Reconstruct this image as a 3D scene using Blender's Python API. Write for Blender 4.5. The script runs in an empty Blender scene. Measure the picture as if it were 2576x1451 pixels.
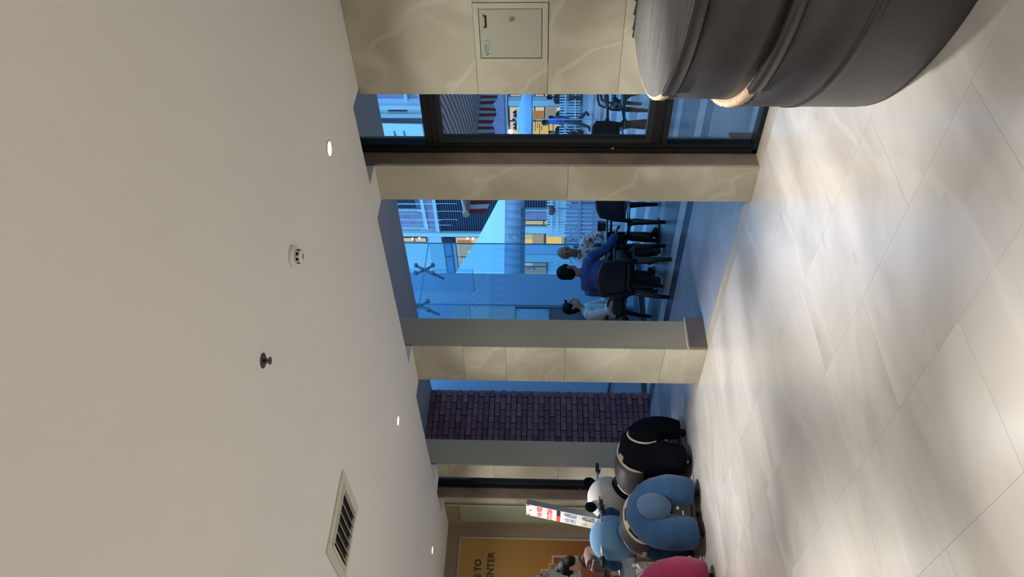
import bpy, bmesh, math, random
from mathutils import Vector, Matrix, noise
random.seed(7)
S = bpy.context.scene
PI = math.pi
V = Vector

# ------------------------------------------------------------------ camera (phone held on its side: the picture lies on its left edge)
F_PX, YAW, PITCH, ROLL, CAM_H = 1939.0, math.radians(40.556), math.radians(2.343), math.radians(0.6215), 1.5
fw = V((-math.cos(YAW) * math.cos(PITCH), math.sin(YAW) * math.cos(PITCH), math.sin(PITCH)))
r0 = fw.cross(V((0, 0, 1))).normalized(); u0 = r0.cross(fw)
rt = r0 * math.cos(ROLL) + u0 * math.sin(ROLL); up = -r0 * math.sin(ROLL) + u0 * math.cos(ROLL)
cd = bpy.data.cameras.new('camera'); cam = bpy.data.objects.new('camera', cd); S.collection.objects.link(cam)
cd.sensor_fit = 'HORIZONTAL'; cd.sensor_width = 36.0; cd.lens = 36.0 * F_PX / 2576.0; cd.clip_end = 300; cd.clip_start = 0.05
bx_, by_, bz_ = -up, rt, -fw
cam.matrix_world = Matrix(((bx_.x, by_.x, bz_.x, 0), (bx_.y, by_.y, bz_.y, 0), (bx_.z, by_.z, bz_.z, CAM_H), (0, 0, 0, 1)))
S.camera = cam
EYE = V((0, 0, CAM_H))
def ray(x, y):
    return fw * F_PX + rt * ((1451 - y) - 725.5) - up * (x - 1288)
def at(x, y, Y):                       # the point of the upright plane Y = const that the photograph shows there
    d = ray(x, y); return EYE + d * (Y / d.y)
def atd(x, y, depth):
    d = ray(x, y); return EYE + d * (depth / F_PX)

# ------------------------------------------------------------------ world, exposure, lights
S.view_settings.view_transform = 'Standard'; S.view_settings.look = 'None'
S.view_settings.gamma = 1.0; S.view_settings.use_curve_mapping = False; S.view_settings.exposure = 0.0
w = bpy.data.worlds.new('dusk_sky'); S.world = w; w.use_nodes = True
bg = w.node_tree.nodes['Background']; bg.inputs[0].default_value = (0.165, 0.50, 1.0, 1); bg.inputs[1].default_value = 2.2
S.cycles.max_bounces = 10; S.cycles.diffuse_bounces = 6; S.cycles.glossy_bounces = 4; S.cycles.transmission_bounces = 8
S.cycles.transparent_max_bounces = 16; S.cycles.caustics_reflective = False; S.cycles.caustics_refractive = False
S.cycles.sample_clamp_indirect = 4.0; S.cycles.use_denoising = True
SPOT_W, SKIRT_W, LAMP_COL = 375.0, 52.0, (1.0, 0.985, 0.96)
LIGHT_XY = [(-2.745, 3.365), (-5.607, 3.325), (-8.407, 3.34), (0.1, 3.36)] + [(x, y) for y in (0.55, -2.2) for x in (1.4, -1.35, -4.15, -7.0)]
def spot(x, y):                          # a tight beam with a soft wide skirt, as such downlights throw
    for nm, en, size, bl in (('downlight_beam', SPOT_W, 68, .85), ('downlight_skirt', SKIRT_W, 150, .7)):
        l = bpy.data.lights.new(nm, 'SPOT'); l.energy = en; l.color = LAMP_COL
        l.spot_size = math.radians(size); l.spot_blend = bl; l.shadow_soft_size = 0.05
        o = bpy.data.objects.new(nm, l); o.location = (x, y, 2.695); S.collection.objects.link(o)
for x, y in LIGHT_XY: spot(x, y)

# ------------------------------------------------------------------ materials
def mat(name, col, rough=0.6, metal=0.0, var=0.0, vscale=6.0, bump=0.0, bscale=40.0, emit=0.0, emit_col=None, alpha=1.0, spec=0.5, vec=(1, 1, 1), col2=None, sheen=0.0):
    m = bpy.data.materials.new(name); m.use_nodes = True
    nt = m.node_tree; N = nt.nodes; L = nt.links; b = N['Principled BSDF']
    b.inputs['Base Color'].default_value = (*col, 1); b.inputs['Roughness'].default_value = rough; b.inputs['Metallic'].default_value = metal
    b.inputs['Specular IOR Level'].default_value = spec
    if sheen: b.inputs['Sheen Weight'].default_value = sheen
    if emit:
        b.inputs['Emission Color'].default_value = (*(emit_col or col), 1); b.inputs['Emission Strength'].default_value = emit
    tc = N.new('ShaderNodeTexCoord'); mp = N.new('ShaderNodeMapping'); mp.inputs['Scale'].default_value = vec
    L.new(tc.outputs['Object'], mp.inputs['Vector'])
    if var or col2:
        nz = N.new('ShaderNodeTexNoise'); nz.inputs['Scale'].default_value = vscale; nz.inputs['Detail'].default_value = 4
        L.new(mp.outputs[0], nz.inputs['Vector'])
        cr = N.new('ShaderNodeValToRGB'); cr.color_ramp.elements[0].position = 0.35; cr.color_ramp.elements[1].position = 0.68
        c2 = col2 or tuple(min(1, c * (1 + var)) for c in col); c1 = col if col2 else tuple(c * (1 - var) for c in col)
        cr.color_ramp.elements[0].color = (*c1, 1); cr.color_ramp.elements[1].color = (*c2, 1)
        L.new(nz.outputs['Fac'], cr.inputs[0]); L.new(cr.outputs[0], b.inputs['Base Color'])
    if bump:
        n2 = N.new('ShaderNodeTexNoise'); n2.inputs['Scale'].default_value = bscale; n2.inputs['Detail'].default_value = 3
        L.new(mp.outputs[0], n2.inputs['Vector'])
        bp = N.new('ShaderNodeBump'); bp.inputs['Strength'].default_value = bump; bp.inputs['Distance'].default_value = 0.01
        L.new(n2.outputs['Fac'], bp.inputs['Height']); L.new(bp.outputs[0], b.inputs['Normal'])
    return m

def marble(name, base, dark, vein, rough, scale=1.6, vein_amt=0.6, spec=0.5, rand=37.0, stretch=(1, 1, 1)):
    m = bpy.data.materials.new(name); m.use_nodes = True
    nt = m.node_tree; N = nt.nodes; L = nt.links; b = N['Principled BSDF']
    b.inputs['Roughness'].default_value = rough; b.inputs['Specular IOR Level'].default_value = spec
    ge = N.new('ShaderNodeNewGeometry'); oi = N.new('ShaderNodeObjectInfo')
    ml = N.new('ShaderNodeMath'); ml.operation = 'MULTIPLY'; ml.inputs[1].default_value = rand; L.new(oi.outputs['Random'], ml.inputs[0])
    ad = N.new('ShaderNodeVectorMath'); ad.operation = 'ADD'; L.new(ge.outputs['Position'], ad.inputs[0]); L.new(ml.outputs[0], ad.inputs[1])
    st = N.new('ShaderNodeMapping'); st.inputs['Scale'].default_value = stretch; st.inputs['Rotation'].default_value = (0, 0, .5 if stretch != (1, 1, 1) else 0); L.new(ad.outputs[0], st.inputs['Vector'])
    def nz(sc, det, dist=0.0):
        n = N.new('ShaderNodeTexNoise'); n.inputs['Scale'].default_value = sc; n.inputs['Detail'].default_value = det; n.inputs['Distortion'].default_value = dist
        L.new(st.outputs[0], n.inputs['Vector']); return n
    n1 = nz(scale, 5, 0.8)
    cr = N.new('ShaderNodeValToRGB'); cr.color_ramp.elements[0].position = 0.38; cr.color_ramp.elements[1].position = 0.62
    cr.color_ramp.elements[0].color = (*dark, 1); cr.color_ramp.elements[1].color = (*base, 1); L.new(n1.outputs['Fac'], cr.inputs[0])
    n2 = nz(scale * 0.55, 5, 0.9)
    vr = N.new('ShaderNodeValToRGB'); e = vr.color_ramp.elements; e[0].position = 0.465; e[0].color = (0, 0, 0, 1); e[1].position = 0.5; e[1].color = (1, 1, 1, 1)
    k = e.new(0.535); k.color = (0, 0, 0, 1); L.new(n2.outputs['Fac'], vr.inputs[0])
    n3 = nz(scale * 2.2, 2, 0.0)
    mm = N.new('ShaderNodeMath'); mm.operation = 'MULTIPLY'; L.new(vr.outputs[0], mm.inputs[0]); L.new(n3.outputs['Fac'], mm.inputs[1])
    wv = N.new('ShaderNodeTexWave'); wv.bands_direction = 'DIAGONAL'; wv.inputs['Scale'].default_value = scale * .5; wv.inputs['Distortion'].default_value = 9.0; wv.inputs['Detail'].default_value = 3; wv.inputs['Detail Scale'].default_value = 1.2
    L.new(st.outputs[0], wv.inputs['Vector']); wr_ = N.new('ShaderNodeValToRGB'); wr_.color_ramp.elements[0].position = .975; wr_.color_ramp.elements[0].color = (0, 0, 0, 1); wr_.color_ramp.elements[1].position = .999; L.new(wv.outputs['Fac'], wr_.inputs[0])
    ma = N.new('ShaderNodeMath'); ma.operation = 'MAXIMUM'; L.new(mm.outputs[0], ma.inputs[0]); L.new(wr_.outputs[0], ma.inputs[1])
    m2 = N.new('ShaderNodeMath'); m2.operation = 'MULTIPLY'; m2.inputs[1].default_value = vein_amt; L.new(ma.outputs[0], m2.inputs[0])
    mx = N.new('ShaderNodeMix'); mx.data_type = 'RGBA'; mx.inputs['B'].default_value = (*vein, 1)
    L.new(m2.outputs[0], mx.inputs['Factor']); L.new(cr.outputs[0], mx.inputs['A'])
    n4 = nz(scale * 9, 2, 0.0)                                          # small brown fossils
    fr = N.new('ShaderNodeValToRGB'); fr.color_ramp.elements[0].position = 0.70; fr.color_ramp.elements[0].color = (0, 0, 0, 1); fr.color_ramp.elements[1].position = 0.76; fr.color_ramp.elements[1].color = (0.2, 0.2, 0.2, 1)
    L.new(n4.outputs['Fac'], fr.inputs[0])
    mx2 = N.new('ShaderNodeMix'); mx2.data_type = 'RGBA'; mx2.inputs['B'].default_value = (dark[0] * 0.55, dark[1] * 0.5, dark[2] * 0.42, 1)
    L.new(fr.outputs[0], mx2.inputs['Factor']); L.new(mx.outputs['Result'], mx2.inputs['A'])
    L.new(mx2.outputs['Result'], b.inputs['Base Color'])
    bp = N.new('ShaderNodeBump'); bp.inputs['Strength'].default_value = 0.05; bp.inputs['Distance'].default_value = 0.01
    n5 = nz(5.0, 2, 0.0); L.new(n5.outputs['Fac'], bp.inputs['Height']); L.new(bp.outputs[0], b.inputs['Normal'])
    return m

def glass(name, tint=(0.9, 0.95, 1.0), refl=0.06, haze=0.0, haze_col=(0.3, 0.5, 0.8)):
    m = bpy.data.materials.new(name); m.use_nodes = True
    nt = m.node_tree; N = nt.nodes; L = nt.links; N.remove(N['Principled BSDF']); out = N['Material Output']
    t = N.new('ShaderNodeBsdfTransparent'); t.inputs[0].default_value = (*tint, 1)
    g = N.new('ShaderNodeBsdfGlossy'); g.inputs['Roughness'].default_value = 0.02
    mx = N.new('ShaderNodeMixShader'); mx.inputs[0].default_value = refl; L.new(t.outputs[0], mx.inputs[1]); L.new(g.outputs[0], mx.inputs[2])
    if haze:
        d = N.new('ShaderNodeBsdfDiffuse'); d.inputs[0].default_value = (*haze_col, 1)
        m3 = N.new('ShaderNodeMixShader'); m3.inputs[0].default_value = haze; L.new(mx.outputs[0], m3.inputs[1]); L.new(d.outputs[0], m3.inputs[2]); L.new(m3.outputs[0], out.inputs[0])
    else: L.new(mx.outputs[0], out.inputs[0])
    return m

def lampmat(name, col, s):
    m = bpy.data.materials.new(name); m.use_nodes = True; N = m.node_tree.nodes; N.remove(N['Principled BSDF'])
    e = N.new('ShaderNodeEmission'); e.inputs[0].default_value = (*col, 1); e.inputs[1].default_value = s
    m.node_tree.links.new(e.outputs[0], N['Material Output'].inputs[0]); return m

M = dict(
    ceiling=mat('ceiling_paint', (0.79, 0.785, 0.76), 0.9, var=0.012, vscale=1.2),
    marble=marble('wall_marble', (0.52, 0.49, 0.385), (0.395, 0.37, 0.275), (0.68, 0.65, 0.57), 0.28, 1.7, 0.28),
    floor=marble('floor_marble', (0.585, 0.545, 0.50), (0.41, 0.375, 0.335), (0.80, 0.77, 0.73), 0.25, 1.2, 0.14, 0.55, .12, (1.0, .42, 1)),
    threshold=mat('threshold_stone', (.44, .37, .285), .35, var=.12, vscale=4),
    grout=mat('grout', (0.52, 0.46, 0.38), 0.9),
    joint=mat('wall_joint', (0.22, 0.18, 0.12), 0.9),
    beige=mat('beige_paint', (0.43, 0.385, 0.295), 0.75, var=0.03, vscale=2),
    skirt=mat('skirting_stone', (0.19, 0.155, 0.14), 0.45, var=0.15, vscale=9),
    black=mat('black_aluminium', (0.008, 0.009, 0.010), 0.4, 0.0, spec=.3),
    steel=mat('brushed_steel', (0.6, 0.6, 0.6), 0.25, 1.0),
    chrome=mat('chrome', (0.8, 0.8, 0.8), 0.12, 1.0),
    soffit=mat('soffit_paint', (0.50, 0.47, 0.45), 0.85),
    cabinet=mat('cabinet_paint', (0.42, 0.42, 0.32), 0.45),
    white=mat('white_plastic', (0.78, 0.78, 0.75), 0.45),
    dark=mat('dark_void', (0.01, 0.01, 0.01), 0.9),
    glass=glass('door_glass', (0.93, 0.96, 0.98), 0.045),
    glassb=glass('blue_shop_glass', (0.84, 0.93, 0.97), 0.05, 0.025, (0.55, 0.75, 0.95)),
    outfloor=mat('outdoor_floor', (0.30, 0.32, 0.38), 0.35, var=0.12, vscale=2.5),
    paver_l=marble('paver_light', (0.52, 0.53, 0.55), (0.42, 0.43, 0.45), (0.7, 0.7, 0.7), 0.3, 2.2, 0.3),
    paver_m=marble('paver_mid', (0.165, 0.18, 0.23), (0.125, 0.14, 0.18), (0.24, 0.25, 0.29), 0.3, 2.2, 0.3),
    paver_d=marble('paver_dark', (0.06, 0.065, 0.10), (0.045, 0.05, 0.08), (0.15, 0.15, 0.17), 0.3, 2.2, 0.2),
    brick=mat('dark_red_brick', (0.27, 0.105, 0.115), 0.85, var=0.25, vscale=5, bump=0.3, bscale=60),
    brick2=mat('plum_brick', (0.21, 0.085, 0.10), 0.85, var=0.25, vscale=5, bump=0.3, bscale=60),
    brick3=mat('brown_brick', (0.32, 0.13, 0.13), 0.85, var=0.25, vscale=5, bump=0.3, bscale=60),
    mortar=mat('mortar', (0.10, 0.045, 0.05), 0.95),
    creamb0=mat('sky_block_render', (.55, .58, .55), .8),
    bluewall=mat('pale_wall_paint', (0.50, 0.56, 0.68), 0.7, var=0.02, vscale=1.5),
)

# ------------------------------------------------------------------ mesh helpers
class MB:
    def __init__(s): s.bm = bmesh.new(); s.mi = 0
    def _paint(s, n0):
        if s.mi:
            s.bm.faces.ensure_lookup_table()
            for f in s.bm.faces[n0:]: f.material_index = s.mi
    def add(s, vs, fs):
        n0 = len(s.bm.faces); b = [s.bm.verts.new(v) for v in vs]
        for f in fs:
            try: s.bm.faces.new([b[i] for i in f])
            except ValueError: pass
        s._paint(n0); return s
    def box(s, x0, x1, y0, y1, z0, z1, Mx=None):
        vs = [V((x, y, z)) for x in (x0, x1) for y in (y0, y1) for z in (z0, z1)]
        if Mx is not None: vs = [Mx @ v for v in vs]
        return s.add(vs, [(0, 1, 3, 2), (4, 6, 7, 5), (0, 4, 5, 1), (2, 3, 7, 6), (0, 2, 6, 4), (1, 5, 7, 3)])
    def beam(s, p, q, wx, wy, upv=(0, 0, 1)):                     # a rectangular bar from p to q
        p, q = V(p), V(q); d = (q - p).normalized(); a = V(upv)
        if abs(d.dot(a)) > 0.98: a = V((1, 0, 0))
        e1 = d.cross(a).normalized(); e2 = e1.cross(d)
        vs = [c + e1 * i * wx / 2 + e2 * j * wy / 2 for c in (p, q) for i, j in ((-1, -1), (1, -1), (1, 1), (-1, 1))]
        return s.add(vs, [(3, 2, 1, 0), (4, 5, 6, 7), (0, 1, 5, 4), (1, 2, 6, 5), (2, 3, 7, 6), (3, 0, 4, 7)])
    def tube(s, pts, rad, n=10, flat=1.0, side=None):            # round-section sweep, ends closed; flat squashes along `side`
        pts = [V(p) for p in pts]; k = len(pts)
        if not hasattr(rad, '__len__'): rad = [rad] * k
        vs = []; fs = []; e1 = None
        for i in range(k):
            d = (pts[min(i + 1, k - 1)] - pts[max(i - 1, 0)])
            if d.length < 1e-9: d = V((0, 0, 1))
            d.normalize()
            if e1 is None:
                a = V(side) if side else (V((0, 0, 1)) if abs(d.z) < 0.9 else V((1, 0, 0)))
                e1 = (a - d * a.dot(d)).normalized()
            else: e1 = (e1 - d * e1.dot(d)).normalized()
            e2 = d.cross(e1)
            for j in range(n):
                t = 2 * PI * j / n; vs.append(pts[i] + (e1 * math.cos(t) * flat + e2 * math.sin(t)) * rad[i])
        for i in range(k - 1):
            for j in range(n): fs.append((i * n + j, i * n + (j + 1) % n, (i + 1) * n + (j + 1) % n, (i + 1) * n + j))
        fs.append(tuple(range(n))[::-1]); fs.append(tuple((k - 1) * n + j for j in range(n)))
        return s.add(vs, fs)
    def cyl(s, p, q, r, r2=None, n=20): return s.tube([p, q], [r, r if r2 is None else r2], n)
    def ell(s, c, r, rot=None, n=16, m=10):
        c = V(c); R = rot if rot is not None else Matrix.Identity(3); vs = []; fs = []
        for i in range(1, m):
            a = PI * i / m
            for j in range(n):
                t = 2 * PI * j / n; vs.append(c + R @ V((r[0] * math.sin(a) * math.cos(t), r[1] * math.sin(a) * math.sin(t), r[2] * math.cos(a))))
        T = len(vs); vs.append(c + R @ V((0, 0, r[2]))); vs.append(c + R @ V((0, 0, -r[2])))
        for i in range(m - 2):
            for j in range(n): fs.append((i * n + j, (i + 1) * n + j, (i + 1) * n + (j + 1) % n, i * n + (j + 1) % n))
        for j in range(n):
            fs.append((T, j, (j + 1) % n)); fs.append((T + 1, (m - 2) * n + (j + 1) % n, (m - 2) * n + j))
        return s.add(vs, fs)
    def prism(s, poly, dv, origin=(0, 0, 0), ax=(1, 0, 0), ay=(0, 0, 1)):   # planar polygon pushed along dv
        o, ax, ay, dv = V(origin), V(ax), V(ay), V(dv); n = len(poly)
        a = [o + ax * p[0] + ay * p[1] for p in poly]
        return s.add(a + [p + dv for p in a], [tuple(range(n)), tuple(range(2 * n - 1, n - 1, -1))] + [(i, n + i, n + (i + 1) % n, (i + 1) % n) for i in range(n)])
    def quad(s, a, b, c, d, th):                                 # a four-cornered slab, thickened along its normal
        a, b, c, d = map(V, (a, b, c, d)); nn = (c - a).cross(d - b).normalized() * th
        return s.add([a, b, c, d, a + nn, b + nn, c + nn, d + nn], [(0, 1, 2, 3), (7, 6, 5, 4), (0, 4, 5, 1), (1, 5, 6, 2), (2, 6, 7, 3), (3, 7, 4, 0)])
    def lathe(s, prof, n=32, c=(0, 0, 0)):
        c = V(c); vs = []; fs = []; k = len(prof)
        for r, z in prof:
            for j in range(n):
                t = 2 * PI * j / n; vs.append(c + V((r * math.cos(t), r * math.sin(t), z)))
        for i in range(k - 1):
            for j in range(n): fs.append((i * n + j, i * n + (j + 1) % n, (i + 1) * n + (j + 1) % n, (i + 1) * n + j))
        fs.append(tuple(range(n))[::-1]); fs.append(tuple((k - 1) * n + j for j in range(n)))
        return s.add(vs, fs)

def obj(name, mb, m, parent=None, smooth=False, bevel=0.0, segs=2):
    bm = mb.bm if isinstance(mb, MB) else mb
    bmesh.ops.recalc_face_normals(bm, faces=bm.faces[:])
    me = bpy.data.meshes.new(name); bm.to_mesh(me); bm.free()
    for x in (m if isinstance(m, (list, tuple)) else [m]): me.materials.append(M[x] if isinstance(x, str) else x)
    if smooth:
        for p in me.polygons: p.use_smooth = True
    o = bpy.data.objects.new(name, me); S.collection.objects.link(o)
    if parent: o.parent = parent
    if bevel:
        bv = o.modifiers.new('edge', 'BEVEL'); bv.width = bevel; bv.segments = segs; bv.limit_method = 'ANGLE'; bv.angle_limit = math.radians(40)
    return o
def tag(o, label, cat, group=None):
    o['label'] = label; o['category'] = cat
    if group: o['group'] = group
    return o
def thing(name, label, cat, loc=(0, 0, 0), rz=0.0, group=None):
    o = bpy.data.objects.new(name, None); S.collection.objects.link(o); o.location = loc; o.rotation_euler = (0, 0, rz); o.empty_display_size = 0.05
    return tag(o, label, cat, group)
def struct(name, mb=None, m=None, label=None, **k):
    if mb is None:
        o = bpy.data.objects.new(name, None); S.collection.objects.link(o); o.empty_display_size = 0.05
    else: o = obj(name, mb, m, **k)
    o['kind'] = 'structure'
    if label: o['label'] = label
    return o
def dup(root, loc, rz, label=None):
    r = root.copy(); S.collection.objects.link(r); r.location = loc; r.rotation_euler = (0, 0, rz)
    if label: r['label'] = label
    for ch in list(root.children):
        c = ch.copy(); S.collection.objects.link(c); c.parent = r
        for g in ch.children:
            d = g.copy(); S.collection.objects.link(d); d.parent = c
    return r
def blob(name, mb, voxel, m, parent=None, smooth=6, noise_amt=0.0, noise_sc=6.0, paint=None):
    """fuse overlapping closed shapes into one continuous skin"""
    o = obj(name, mb, m, parent)
    rm = o.modifiers.new('fuse', 'REMESH'); rm.mode = 'VOXEL'; rm.voxel_size = voxel; rm.use_smooth_shade = True
    if smooth:
        sm = o.modifiers.new('soften', 'SMOOTH'); sm.iterations = smooth; sm.factor = 0.5
    dg = bpy.context.evaluated_depsgraph_get(); me = bpy.data.meshes.new_from_object(o.evaluated_get(dg), depsgraph=dg)
    o.modifiers.clear(); old = o.data; o.data = me; bpy.data.meshes.remove(old); me.name = name
    if not me.materials:
        for x in (m if isinstance(m, (list, tuple)) else [m]): me.materials.append(M[x] if isinstance(x, str) else x)
    if noise_amt:
        nr = [v.normal.copy() for v in me.vertices]; cs = [v.co.copy() for v in me.vertices]
        me.vertices.foreach_set('co', [x for c, q in zip(cs, nr) for x in c + q * noise_amt * noise.noise(c * noise_sc)]); me.update()
    for p in me.polygons:
        p.use_smooth = True
        if paint: p.material_index = paint(p.center)
    return o
def text(name, body, size, m, parent, Mx, depth=0.002, align='CENTER', shear=0.0, bold=0.0, sx=1.0):
    c = bpy.data.curves.new(name, 'FONT'); c.body = body; c.size = size; c.align_x = align; c.align_y = 'CENTER'; c.extrude = depth; c.shear = shear; c.offset = bold
    o = bpy.data.objects.new(name, c); S.collection.objects.link(o)
    dg = bpy.context.evaluated_depsgraph_get(); me = bpy.data.meshes.new_from_object(o.evaluated_get(dg), depsgraph=dg)
    bpy.data.objects.remove(o); bpy.data.curves.remove(c)
    me.transform(Mx @ Matrix.Diagonal((sx, 1, 1, 1))); me.materials.append(M[m])
    o = bpy.data.objects.new(name, me); S.collection.objects.link(o)
    if parent: o.parent = parent
    return o
def frame_m(o, ax, ay):
    ax, ay = V(ax).normalized(), V(ay).normalized(); az = ax.cross(ay)
    return Matrix(((ax.x, ay.x, az.x, o[0]), (ax.y, ay.y, az.y, o[1]), (ax.z, ay.z, az.z, o[2]), (0, 0, 0, 1)))

# ------------------------------------------------------------------ room shell
CZ, FY, EX = 2.715, 4.2, -9.69                                   # ceiling height, face of the pillars, end wall
PILL = [(-3.905, -3.577), (-6.295, -5.74), (-8.345, -8.04)]        # x extents of the three free pillars
# floor: bed + tiles one by one
fl = struct('floor', MB().box(-10.2, 2.6, -3.2, 4.2, -0.06, -0.012), 'grout', 'cream polished marble floor of the arcade hall')
tx0 = -2.83
k = 0
for j in range(-4, 7):
    y1 = 4.18 - 0.6 * (6 - j); y0 = y1 - 0.6
    off = 0.0 if j % 2 else 0.6
    for i in range(-6, 5):
        x0 = tx0 + off + 1.2 * i; x1 = x0 + 1.2
        if x1 < -9.9 or x0 > 2.3: continue
        obj('marble_tile', MB().box(max(x0, -9.9) + .0006, min(x1, 2.5) - .0006, y0 + .0006, y1 - .0006, -0.012, 0.0), 'floor', fl)
for i in range(10):                                              # threshold strip under the openings
    obj('threshold_slab', MB().box(-9.9 + 1.24 * i + .001, -9.9 + 1.24 * (i + 1) - .001, 4.181, 4.33, -0.012, 0.0), 'threshold', fl)

# ceiling with a notch before every opening
poly = [(-10.2, -3.2), (2.6, -3.2), (2.6, 4.2), (-2.93, 4.2), (-2.93, 4.0)]
for a, b in PILL:
    poly += [(b, 4.0), (b, 4.2), (a, 4.2), (a, 4.0)]
poly += [(-8.93, 4.0), (-8.93, 4.24), (-10.2, 4.24)]
ce = struct('ceiling', MB().prism(poly, (0, 0, 0.12), (0, 0, CZ), (1, 0, 0), (0, 1, 0)), 'ceiling', 'smooth off-white plaster ceiling notched before the openings')
struct('wall_back', MB().box(-10.2, 2.6, -3.3, -3.2, 0, CZ + .1), 'beige', 'beige wall behind the viewer')
struct('wall_side', MB().box(2.6, 2.7, -3.3, 4.4, 0, CZ + .1), 'beige', 'beige wall at the near end of the hall')
# end wall with the poster
struct('wall_left', MB().box(EX - .12, EX, -3.2, 4.36, 0, CZ + .1), mat('brown_wall_paint', (0.27, 0.205, 0.15), 0.7, var=0.06, vscale=1.3), 'dull brown end wall carrying the orange poster')
# arcade soffit outside
struct('trim_1', MB().box(-10.4, 2.6, 4.0, 6.1, 3.10, 3.35).box(-10.4, 2.6, 3.92, 4.0, CZ + .121, 3.36), 'soffit', 'grey soffit of the arcade outside')

# right wall: marble slabs around the cabinet
wr = struct('wall_right', MB().box(-2.957, 2.6, 4.216, 4.5, 0, 3.1), 'joint', 'marble clad wall with the flush cabinet')
def slab(par, x0, x1, z0, z1, y0=FY, y1=FY + .016, g=.0012, m='marble', name='marble_slab'):
    return obj(name, MB().box(x0 + g, x1 - g, y0, y1, z0 + g, z1 - g), m, par)
for (x0, x1, z0, z1) in [(-2.974, -1.6, 0, .585), (-2.974, -1.6, .585, 1.037), (-2.974, -1.6, 1.037, 1.488), (-2.974, -2.736, 1.488, 1.937), (-2.334, -1.6, 1.488, 1.937),
                         (-2.974, -1.6, 1.937, CZ), (-1.6, -.3, 0, 1.037), (-1.6, -.3, 1.037, 1.937), (-1.6, -.3, 1.937, CZ), (-.3, 1.1, 0, 1.5), (-.3, 1.1, 1.5, CZ), (1.1, 2.6, 0, CZ)]:
    slab(wr, x0, x1, z0, z1)
slab(wr, -2.974, -2.958, 0, 3.1, FY + .0165, 4.5, .0005)         # return of the cladding at the door
# pillars
def pillar(x0, x1, joints, label, side, yb=4.53):
    p = struct('pillar', None, None, label)
    obj('core', MB().box(x0 + .003, x1 - .003, FY + .016, yb, 0, 3.1), 'beige' if side == 'beige' else side, p)
    for a, b in zip(joints[:-1], joints[1:]): slab(p, x0, x1, a, b)
    obj('skirting', MB().box(x0 + .02, x1 + .022, FY + .012 if x1 < -4 else 4.45, yb + .03, 0, .165), 'skirt', p, bevel=.002)
    obj('skirting_cap', MB().box(x0 + .02, x1 + .022, FY + .012 if x1 < -4 else 4.45, yb + .03, .165, .178), 'beige', p)
    return p
M['brownside'] = mat('brown_stone_reveal', (0.27, 0.20, 0.155), 0.55, var=0.18, vscale=5)
pillar(*PILL[0], [0, 1.335, CZ], 'marble faced pillar beside the glass door', 'brownside')
pillar(*PILL[1], [0, .382, 1.29, 1.848, 2.247, CZ], 'wide marble faced pillar with beige side, mid picture', 'beige')
pillar(*PILL[2], [0, .62, 1.308, 2.053, 2.581, CZ], 'farther narrow marble pillar behind the plush rides', 'beige')
obj('outer_side', MB().box(-3.583, -3.5765, 4.428, 4.533, .178, 3.1), 'beige', bpy.data.objects['pillar'])
obj('edge_strip', MB().box(-3.5805, -3.576, FY + .0145, FY + .021, 0, CZ - .02), 'beige', bpy.data.objects['pillar'])
# last stretch of facade wall: pilaster, pale panel, up to the corner
wf = struct('wall_far', MB().box(EX - .1, -8.905, FY + .016, 4.5, 0, 3.1), M['brownside'], 'short wall between last pilaster and the corner')
for a, b in ((0, .9), (.9, 1.8), (1.8, CZ)): slab(wf, -9.02, -8.905, a, b)
obj('wall_board', MB().box(EX, -9.022, FY + .002, FY + .016, 0, CZ), mat('olive_wall_paint', (0.31, 0.275, 0.16), .7), wf)
pn = tag(obj('frosted_panel', MB().box(-9.55, -9.075, FY - .012, FY + .001, .15, 2.53), mat('pale_green_panel', (0.36, 0.42, 0.30), .35), bevel=.002), 'pale green panel on the short wall left of the dark door', 'panel')
obj('panel_trim', MB().box(-9.08, -9.06, FY - .022, FY - .012, .15, CZ - .03), mat('pale_trim', (.5, .52, .4), .4), pn)

# black aluminium glass doors
def glass_door(name, x0, x1, label, knobs=True):
    d = struct(name, None, None, label)
    ya, yb = 4.342, 4.425
    jw = .070
    obj('jamb', MB().box(x0, x0 + jw * .62, ya, yb, 0, 3.1).box(x0 + jw * .62, x0 + jw, ya + .012, yb, 0, 3.1), 'black', d, bevel=.003)
    obj('jamb', MB().box(x1 - jw, x1, ya, yb, 0, 3.1), 'black', d, bevel=.003)
    xa, xb = x0 + jw, x1 - jw
    obj('transom', MB().box(xa, xb, ya + .004, yb, 2.262, 2.30).box(xa, xb, ya + .018, yb, 2.30, 2.357), 'black', d, bevel=.003)
    obj('mid_rail', MB().box(xa, xb, ya + .004, yb, .640, .68).box(xa, xb, ya + .02, yb, .685, .752), 'black', d, bevel=.003)
    obj('bottom_track', MB().box(x0, x1, ya, yb + .02, 0, .035), 'black', d, bevel=.003)
    # sash of the large light
    s = .042
    obj('sash', MB().box(xa, xa + s, ya + .022, yb - .006, .752, 2.262).box(xb - s, xb, ya + .022, yb - .006, .752, 2.262).box(xa + s, xb - s, ya + .022, yb - .006, 2.222, 2.262).box(xa + s, xb - s, ya + .022, yb - .006, .752, .793), mat('sash_grey', (.022, .023, .026), .4, spec=.3), d, bevel=.002)
    for z0, z1 in ((.035, .642), (.79, 2.225), (2.355, 3.1)):
        obj('glass_pane', MB().box(xa, xb, 4.380, 4.385, z0, z1), 'glass', d)
    if knobs: obj('door_lock', MB().cyl((x0 + .05, ya - .006, 1.02), (x0 + .05, ya, 1.02), .012, n=12), 'steel', d)
    return d
glass_door('door_1', -3.576, -2.90, 'black framed glass door between marble wall and first pillar')
glass_door('door_2', -8.905, -8.345, 'far black framed glass door beside the last pillar')

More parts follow.
